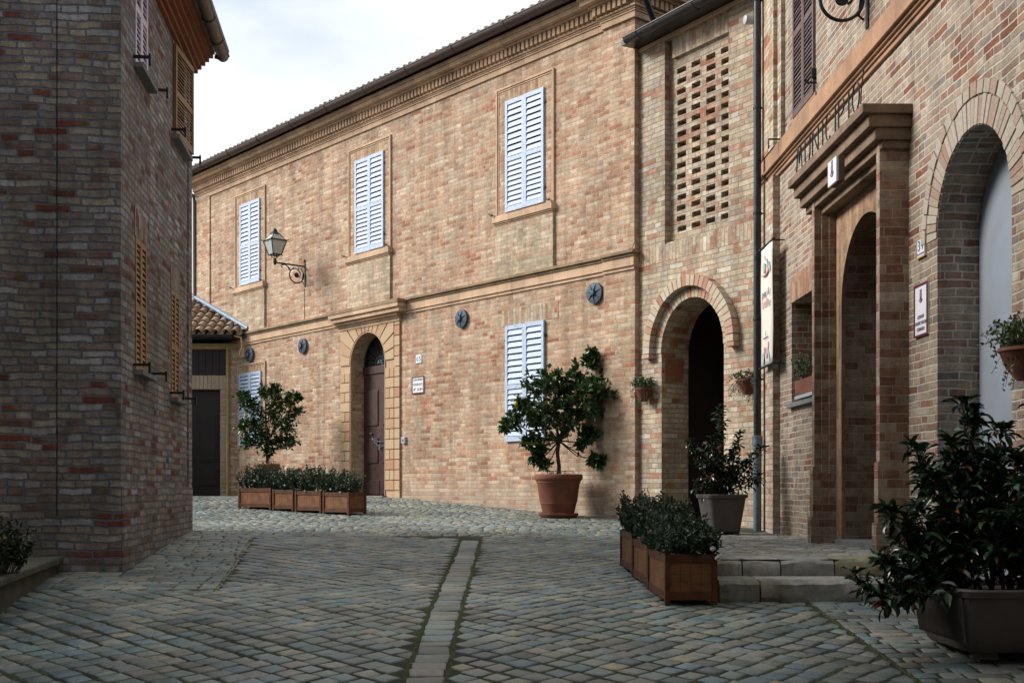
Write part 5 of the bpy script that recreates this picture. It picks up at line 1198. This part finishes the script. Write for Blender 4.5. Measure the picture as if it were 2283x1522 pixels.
# square grey pot on the landing
def sq_loft(mb, prof, n=10, pw=4.5, ribs=0, amp=0.0, closed=True):
    """prof: (half x, half y, z); superellipse sections"""
    k = n * 4; 
    for hx_, hy_, z_ in prof:
        for i in range(k):
            t = 2 * math.pi * i / k; c_, s_ = math.cos(t), math.sin(t); rr = (abs(c_) ** pw + abs(s_) ** pw) ** (-1 / pw)
            e = 1 + (amp * math.cos(ribs * t) if ribs else 0); mb.v.append((hx_ * c_ * rr * e, hy_ * s_ * rr * e, z_))
    m_ = len(prof)
    mb.f += [(j * k + i, j * k + (i + 1) % k, (j + 1) * k + (i + 1) % k, (j + 1) * k + i) for j in range(m_ - 1) for i in range(k)] + [tuple(range(k - 1, -1, -1)), tuple(range((m_ - 1) * k, m_ * k))]
Yp = 11.86 * S; Xp = (1609 - CX) / F * Yp
pp = thing('potted_camellia', (Xp, Yp, LAND), R(12), 'glossy dark camellia in a square grey tapered pot on the landing by the archway', 'potted plant', 'camellias in grey planters')
mb = MB(); sq_loft(mb, [(.17, .17, .03), (.178, .178, .035), (.235, .235, .43), (.252, .252, .435), (.258, .258, .47), (.250, .250, .478), (.225, .225, .47), (.215, .215, .42), (.01, .01, .42)], n=20, pw=7)
mb.box(-.16, -.08, -.16, -.08, 0, .032); mb.box(.08, .16, -.16, -.08, 0, .032); mb.box(-.16, -.08, .08, .16, 0, .032); mb.box(.08, .16, .08, .16, 0, .032)
mb.build('pot', M['planter_grey'], pp, smooth=True)
mb = MB()
for k in range(5): mb.box(-.10 + .045 * k, -.085 + .045 * k, -.231, -.205, .07, .40)
old = [v for v in mb.v]; mb.v = [(x_, y_ + (.40 - z_) * .14, z_) for x_, y_, z_ in mb.v]; mb.build('rib', M['planter_grey'], pp)
mb = MB(); mb.lathe([(.001, .42), (.2, .425), (.001, .45)], n=12); mb.build('soil', M['soil'], pp)
camellia(pp, [((0, 0, .42), (-.02, 0, 1.50)), ((.02, 0, .42), (.24, .0, 1.20)), ((-.03, 0, .42), (-.42, -.05, 1.12)), ((0, 0, .42), (.52, -.05, 1.03)), ((0, -.02, .42), (-.2, -.15, .85)), ((0, 0, .42), (.2, .1, .95)), ((-.05, 0, .5), (-.3, 0, .62)), ((.05, 0, .5), (.45, -.05, .70)), ((0, 0, .45), (-.12, .05, 1.15)), ((0, 0, .45), (-.3, .05, .95)), ((0, 0, .45), (.1, -.1, .8)), ((0, 0, .45), (.3, .05, .85))], 26, .085, seed=21, spread=.20)
# foreground ribbed planter
Yf = 5.55 * S; Xf0 = 2.53
pf = thing('planter_with_camellia', (2.98, 7.0, gz(7.0)), R(2), 'big dark camellia bush in a long ribbed grey planter in the right foreground', 'potted plant', 'camellias in grey planters')
mb = MB(); bzf = -(1.01)
sq_loft(mb, [(.37, .33, .045), (.385, .345, .06), (.41, .375, .12), (.435, .41, .36), (.445, .42, .365), (.452, .428, .40), (.445, .42, .412), (.42, .395, .405), (.41, .38, .35), (.01, .01, .35)], n=60, pw=9)
for sx_ in (-1, 1):
    for sy_ in (-1, 1): mb.box(sx_ * .26 - .06, sx_ * .26 + .06, sy_ * .24 - .05, sy_ * .24 + .05, 0, .05)
mb.build('planter', M['planter_grey'], pf, smooth=True)
mb = MB()
for k in range(26):
    t = -.36 + .72 * k / 25
    for sg in (-1, 1):
        mb.add([(sg * (.400), t * .92 - .006, .10), (sg * .400, t * .92 + .006, .10), (sg * .441, t + .007, .36), (sg * .441, t - .007, .36), (sg * .414, t * .92, .10), (sg * .447, t, .36)], [(0, 1, 5 - 1), (1, 2, 5, 4), (0, 4, 5, 3), (2, 3, 5)])
mb.build('rib', M['planter_grey'], pf)
mb = MB(); mb.box(-.40, .40, -.38, .38, .33, .37); mb.build('soil', M['soil'], pf)
camellia(pf, [((-.2, 0, .36), (-.28, .0, 1.50)), ((-.2, -.1, .36), (-.5, -.1, 1.05)), ((-.25, 0, .36), (-.68, -.05, .66)), ((-.1, 0, .36), (-.15, -.1, 1.15)), ((0, 0, .36), (.06, 0, 1.15)), ((.1, 0, .36), (.22, .0, 1.55)), ((.2, 0, .36), (.4, -.05, 1.50)), ((.1, -.1, .36), (.15, -.28, 1.00)), ((-.1, -.15, .36), (-.25, -.32, .80)), ((.2, -.1, .36), (.45, -.25, .95)),
               ((-.3, -.1, .36), (-.55, -.15, .42)), ((0, -.2, .36), (0, -.40, .62)), ((.3, 0, .36), (.3, -.38, .6)), ((-.05, .1, .4), (-.02, .15, .95)), ((-.3, .1, .36), (-.5, .15, .85)), ((.3, .1, .36), (.45, .1, 1.2)), ((-.35, -.1, .36), (-.42, -.12, .75)), ((-.1, 0, .36), (-.35, 0, 1.25)), ((.05, 0, .36), (.3, -.15, 1.3)), ((.2, -.1, .36), (.2, -.3, .8)), ((-.3, -.1, .4), (-.82, -.12, .55)), ((-.3, .0, .4), (-.75, .0, .85)), ((-.3, -.2, .4), (-.85, -.25, .34)), ((-.3, -.1, .4), (-.95, -.12, .42)), ((-.25, 0, .4), (-.55, .05, 1.22)), ((0, .1, .4), (.0, .1, 1.35)), ((.0, -.2, .4), (-.1, -.35, 1.0)), ((.25, -.2, .4), (.3, -.35, .95)), ((.3, 0, .4), (.5, 0, 1.4))], 34, .10, seed=33, spread=.24)

# wooden planter boxes
def shrub(root, L, W_, z0, h, n, seed, mat='leaf_azalea', lsz=.047, flowers=0, side=0):
    random.seed(seed); lf = MB(); tr = MB()
    for k in range(n):
        bx, by = random.uniform(-L / 2, L / 2) * .85, random.uniform(-W_ / 2, W_ / 2) * .85
        ex = 1.35; hh = h * random.uniform(.35, 1.0) * (1 - .4 * (abs(bx) / (L / 2)) ** 2); tx, ty = bx * ex + random.uniform(-.05, .05), by * ex + random.uniform(-.05, .05)
        b, t = Vector((bx, by, z0)), Vector((tx, ty, z0 + hh)); tr.tube([tuple(b), tuple(t)], .003, 4, cap=False)
        for j in range(16):
            f = .35 + .65 * j / 15; p = b.lerp(t, f); d = (rnd_dir(.3) + Vector((0, 0, .25))).normalized(); leaf(lf, p, d, lsz * random.uniform(.7, 1.2), lsz * .42, up=rnd_dir(.8))
    tr.build('twigs', M['bark'], root); lf.build('shrub', M[mat], root, smooth=True)
    for k in range(flowers):
        mb = MB(); c = Vector((random.uniform(-L / 2, L / 2) * 1.05, random.uniform(-W_ / 2, -W_ * .1) * 1.05, z0 + random.uniform(.0, h * .45)))
        for j in range(5):
            a = 2 * math.pi * j / 5 + random.random() * .4; leaf(mb, c, Vector((math.cos(a) * .6, -.35 + .3 * math.sin(a), .75 * abs(math.sin(a)) + .3)), .044, .038)
        mb.build('flower', M['petal'], root, smooth=True)
def box_planter(loc, rz, L, W_, H, label, grp, seed, flowers, n=62, h=.26):
    root = thing('planter_box', loc, rz, label, 'planter', grp); pw_ = .038
    for sx_ in (-1, 1):
        for sy_ in (-1, 1):
            mb = MB(); x_, y_ = sx_ * (L / 2 - pw_ / 2), sy_ * (W_ / 2 - pw_ / 2); mb.box(x_ - pw_ / 2, x_ + pw_ / 2, y_ - pw_ / 2, y_ + pw_ / 2, 0, H + .006); mb.build('corner_post', M['planter_wood'], root, bevel=.003)
    for sy_ in (-1, 1):
        mb = MB(); a, b = -L / 2 + pw_, L / 2 - pw_; y0, y1 = sorted((sy_ * (W_ / 2 - .006), sy_ * (W_ / 2 - .030)))
        mb.box(a, b, y0, y1, H - .06, H); mb.build('rail', M['planter_wood'], root, bevel=.002); mb = MB(); mb.box(a, b, y0, y1, .035, .10); rl = mb.build('rail', M['planter_wood'], root, bevel=.002)
        mb = MB(); ns = int((b - a) / .055); y0, y1 = sorted((sy_ * (W_ / 2 - .014), sy_ * (W_ / 2 - .026)))
        for k in range(ns): mb.box(a + (b - a) * k / ns + .0012, a + (b - a) * (k + 1) / ns - .0012, y0, y1, .10, H - .06)
        mb.build('slat_panel', M['planter_slat'], rl)
    for sx_ in (-1, 1):
        mb = MB(); a, b = -W_ / 2 + pw_, W_ / 2 - pw_; x0, x1 = sorted((sx_ * (L / 2 - .006), sx_ * (L / 2 - .030)))
        mb.box(x0, x1, a, b, H - .06, H); mb.build('rail', M['planter_wood'], root, bevel=.002); mb = MB(); mb.box(x0, x1, a, b, .035, .10); rl = mb.build('rail', M['planter_wood'], root, bevel=.002)
        mb = MB(); ns = int((b - a) / .07); x0, x1 = sorted((sx_ * (L / 2 - .014), sx_ * (L / 2 - .026)))
        for k in range(ns): mb.box(x0, x1, a + (b - a) * k / ns + .0012, a + (b - a) * (k + 1) / ns - .0012, .10, H - .06)
        mb.build('slat_panel', M['planter_slat'], rl)
    mb = MB(); mb.box(-L / 2 + .03, L / 2 - .03, -W_ / 2 + .03, W_ / 2 - .03, .05, H - .05); mb.build('soil', M['soil'], root)
    shrub(root, L, W_, H - .05, h, n, seed, flowers=flowers)
    return root
# near row, receding from the steps: long axis along the depth
pts_r = [((1.115, 7.2 * S), (1.085, 7.95 * S)), ((1.085, 7.95 * S), (1.05, 8.68 * S)), ((1.05, 8.68 * S), (1.03, 9.45 * S))]
labs = ['front wooden planter box of the right row with a white flower at its near corner', 'middle wooden planter box of the right row by the steps', 'rearmost wooden planter box of the right row nearest the terracotta pot']
for i, ((xa, ya), (xb, yb_)) in enumerate(pts_r):
    d = Vector((xb - xa, yb_ - ya)); L_ = d.length - .01; a = math.atan2(d.y, d.x); nrm = Vector((d.y, -d.x)).normalized(); c = Vector(((xa + xb) / 2, (ya + yb_) / 2)) + nrm * .195
    box_planter((c.x, c.y, gz(c.y - .3)), a, L_, .385, .37, labs[i], 'wooden planter boxes by the steps', 40 + i, 12 if i == 0 else 6, n=230, h=(.33, .42, .42)[i])
labs = ['leftmost wooden planter box of the far row under the lemon tree', 'second from left wooden planter box of the far row', 'third from left wooden planter box of the far row', 'rightmost wooden planter box of the far row in front of the brown door']
xs4 = [(530, 604), (606, 654), (656, 716), (718, 778)]
yA, yB = 16.35 * S, 15.15 * S
for i, (pa, pb) in enumerate(xs4):
    def Yat(px): return yA + (yB - yA) * (px - 530) / (778 - 530)
    A_ = Vector(((pa - CX) / F * Yat(pa), Yat(pa))); B_ = Vector(((pb - CX) / F * Yat(pb), Yat(pb))); d = B_ - A_; a = math.atan2(d.y, d.x); nn_ = Vector((-d.y, d.x)).normalized()
    c = (A_ + B_) / 2 + nn_ * .2
    box_planter((c.x, c.y, gz(A_.lerp(B_, .5).y)), a, d.length - .012, .40, .345, labs[i], 'wooden planter boxes in front of the pale house', 60 + i, (1, 1, 4, 5)[i], n=150, h=(.46, .44, .46, .40)[i])

# hanging baskets
def basket(loc, rz, label, seed, mat, r=.13, spread=.2, hang=.0, n=120, h=.16, lsz=.032):
    root = thing('wall_basket', loc, rz, label, 'wall planter', 'terracotta wall baskets of trailing plants')
    mb = MB(); mb.lathe([(.001, -.18), (r * .45, -.175), (r * .8, -.10), (r, -.01), (r * 1.08, .0), (r * 1.08, .02), (r * .95, .02), (.001, .0)], (0, -r - .01, 0), 28); mb.build('bowl', M['terracotta'], root, smooth=True)
    mb = MB(); mb.tube([(0, 0, .04), (0, -.02, -.02), (0, -.03, -.06)], .008, 6); mb.build('hook', M['iron'], root)
    random.seed(seed); lf = MB(); tr = MB()
    for k in range(n):
        a = random.uniform(0, 2 * math.pi); rr = r * .8 * random.random() ** .5; b = Vector((rr * math.cos(a), -r + rr * math.sin(a), .01)); trail = random.random() < hang
        out = spread * random.uniform(.3, 1.1); t = b + Vector((math.cos(a) * out, min(.0, math.sin(a) * out) if b.y > -r * .4 else math.sin(a) * out * .6, (-random.uniform(.02, .25) if trail else h * random.uniform(.2, 1))))
        t.y = min(t.y, -.02); m_ = b.lerp(t, .5) + Vector((0, 0, .06)); tr.tube([tuple(b), tuple(m_), tuple(t)], .0018, 4, cap=False)
        for j in range(9):
            f = j / 8; p = b.lerp(m_, f * 2) if f < .5 else m_.lerp(t, f * 2 - 1); leaf(lf, p, rnd_dir(.3), lsz * random.uniform(.6, 1.2), lsz * .55, up=rnd_dir(.7))
    tr.build('stems', M['stem'], root); lf.build('foliage', M[mat], root, smooth=True); return root
u_ = WB.u(1434, .13); basket((*WB.world(u_, 0), EH + WB.z(1434, 868, .13)), WB.a, 'small terracotta wall basket of green leaves left of the archway', 71, 'leaf_basket', r=.115, spread=.17, h=.17, hang=.25, n=110)
u_ = WB.u(1668, .13); basket((*WB.world(u_, 0), EH + WB.z(1662, 850, .13)), WB.a, 'wall basket of dry brownish trailing plant right of the archway behind the downpipe', 72, 'leaf_dry', r=.13, spread=.24, h=.11, hang=.55, n=110)
u_ = WR.u(2270, .16); basket((*WR.world(u_ + .20, 0), EH + WR.z(2275, 790, .16)), WR.a, 'terracotta wall basket with fine green foliage at the right edge beside the grey door', 73, 'leaf_basket', r=.17, spread=.24, h=.20, hang=.2, n=190, lsz=.032)
# flower box on the niche sill
fb = thing('window_box', (*WR.world((nF + nN) / 2 + .02, -.02), EH + .985), WR.a, 'terracotta flower box of green plants on the grey niche sill', 'flower box')
mb = MB(); mb.box(-.40, .40, -.10, .10, .012, .05); mb.build('tray', M['plastic'], fb); mb = MB(); mb.prism([(-.36, .05), (.36, .05), (.42, .22), (-.42, .22)], -.10, .10); mb.build('trough', M['terracotta'], fb, bevel=.01)
shrub(fb, .85, .22, .2, .34, 110, 81, mat='leaf_basket', lsz=.034)
# bush with yellow flowers in the left corner
bb = thing('flowering_bush', (-3.82, 8.35, EH - .62), 0, 'dark green bush with small yellow flowers in the bottom left corner', 'bush')
shrub(bb, .5, .5, 0, .44, 190, 91, mat='leaf_bush', lsz=.045)
for k in range(7):
    mb = MB(); c = Vector((.1 + .18 * random.random(), -.25 + .15 * random.random(), .06 + .26 * random.random()))
    for j in range(5): a = 2 * math.pi * j / 5; leaf(mb, c, Vector((math.cos(a), -.4, math.sin(a))), .016, .014)
    mb.build('flower', M['petal_yellow'], bb)

# fallen leaves
random.seed(99)
for k, (px, py) in enumerate(((2045, 1482), (2100, 1474), (1878, 1499), (1846, 1339), (1640, 1305 - 85), (1740, 1200), (1502, 1396), (1425, 1395))):
    if k in (4, 5): Y = .55 * F / (py - HY); zz = LAND + .008
    else:
        Y = 6.0
        for _ in range(30): Y = -(gz(Y) - EH) * F / (py - HY)
        zz = gz(Y) + .010
    mb = MB(); s_ = random.uniform(.05, .075); leaf(mb, Vector((0, 0, 0)), Vector((random.uniform(-1, 1), random.uniform(-1, 1), .15)), s_, s_ * .5, droop=-.2)
    o = mb.build('fallen_leaf', M['dead'], smooth=True); o.location = ((px - CX) / F * Y, Y, zz + .004)
    prop(o, 'dry fallen leaf lying on the paving near the steps and right planter', 'leaf', 'dead leaves on the paving')

# ------------------------------------------------------------------ added unseen houses behind the viewer and on the left, blocking sky and sun
def blocker_house(name, x0, x1, y0, y1, h, label, face, rz=0):
    r_ = thing(name, ((x0 + x1) / 2, (y0 + y1) / 2, -.6), 0, label, 'house'); a, b = (x1 - x0) / 2, (y1 - y0) / 2
    mb = MB(); mb.box(-a, a, -b, b, -.8, h); mb.build('wall', M['brick_left'], r_)
    mb = MB()
    if b > a: mb.prism([(-a - .4, h), (a + .4, h), (0, h + a * .45)], -b - .3, b + .3)
    else:
        mb.x = Matrix.Rotation(R(90), 4, 'Z'); mb.prism([(-b - .4, h), (b + .4, h), (0, h + b * .45)], -a - .3, a + .3)
    mb.build('roof', M['tile'], r_)
    for k in range(5):
        for z_ in (2.0, 5.0):
            if z_ + 1.6 > h: continue
            t = -.8 + .4 * k; mb = MB()
            if face == 'N': mb.box(t * a - .45, t * a + .45, b, b + .04, z_, z_ + 1.6)
            else: mb.box(a, a + .04, t * b - .45, t * b + .45, z_, z_ + 1.6)
            mb.build('shutter', M['shutter_ochre'], r_)
blocker_house('light_blocker_house', -13, 3.2, -10, -2.4, 14.0, 'unseen brick house added behind the viewer to block sky light', 'N')
blocker_house('light_blocker_house', -13.5, -8.0, -2.0, 9.2, 11.0, 'unseen brick house added left of the viewer to block sky and sun', 'E')
blocker_house('light_blocker_house', -15.5, -10.5, 15.6, 27.0, 4.7, 'unseen low brick house added beyond the old house to shade the pale facade', 'E')
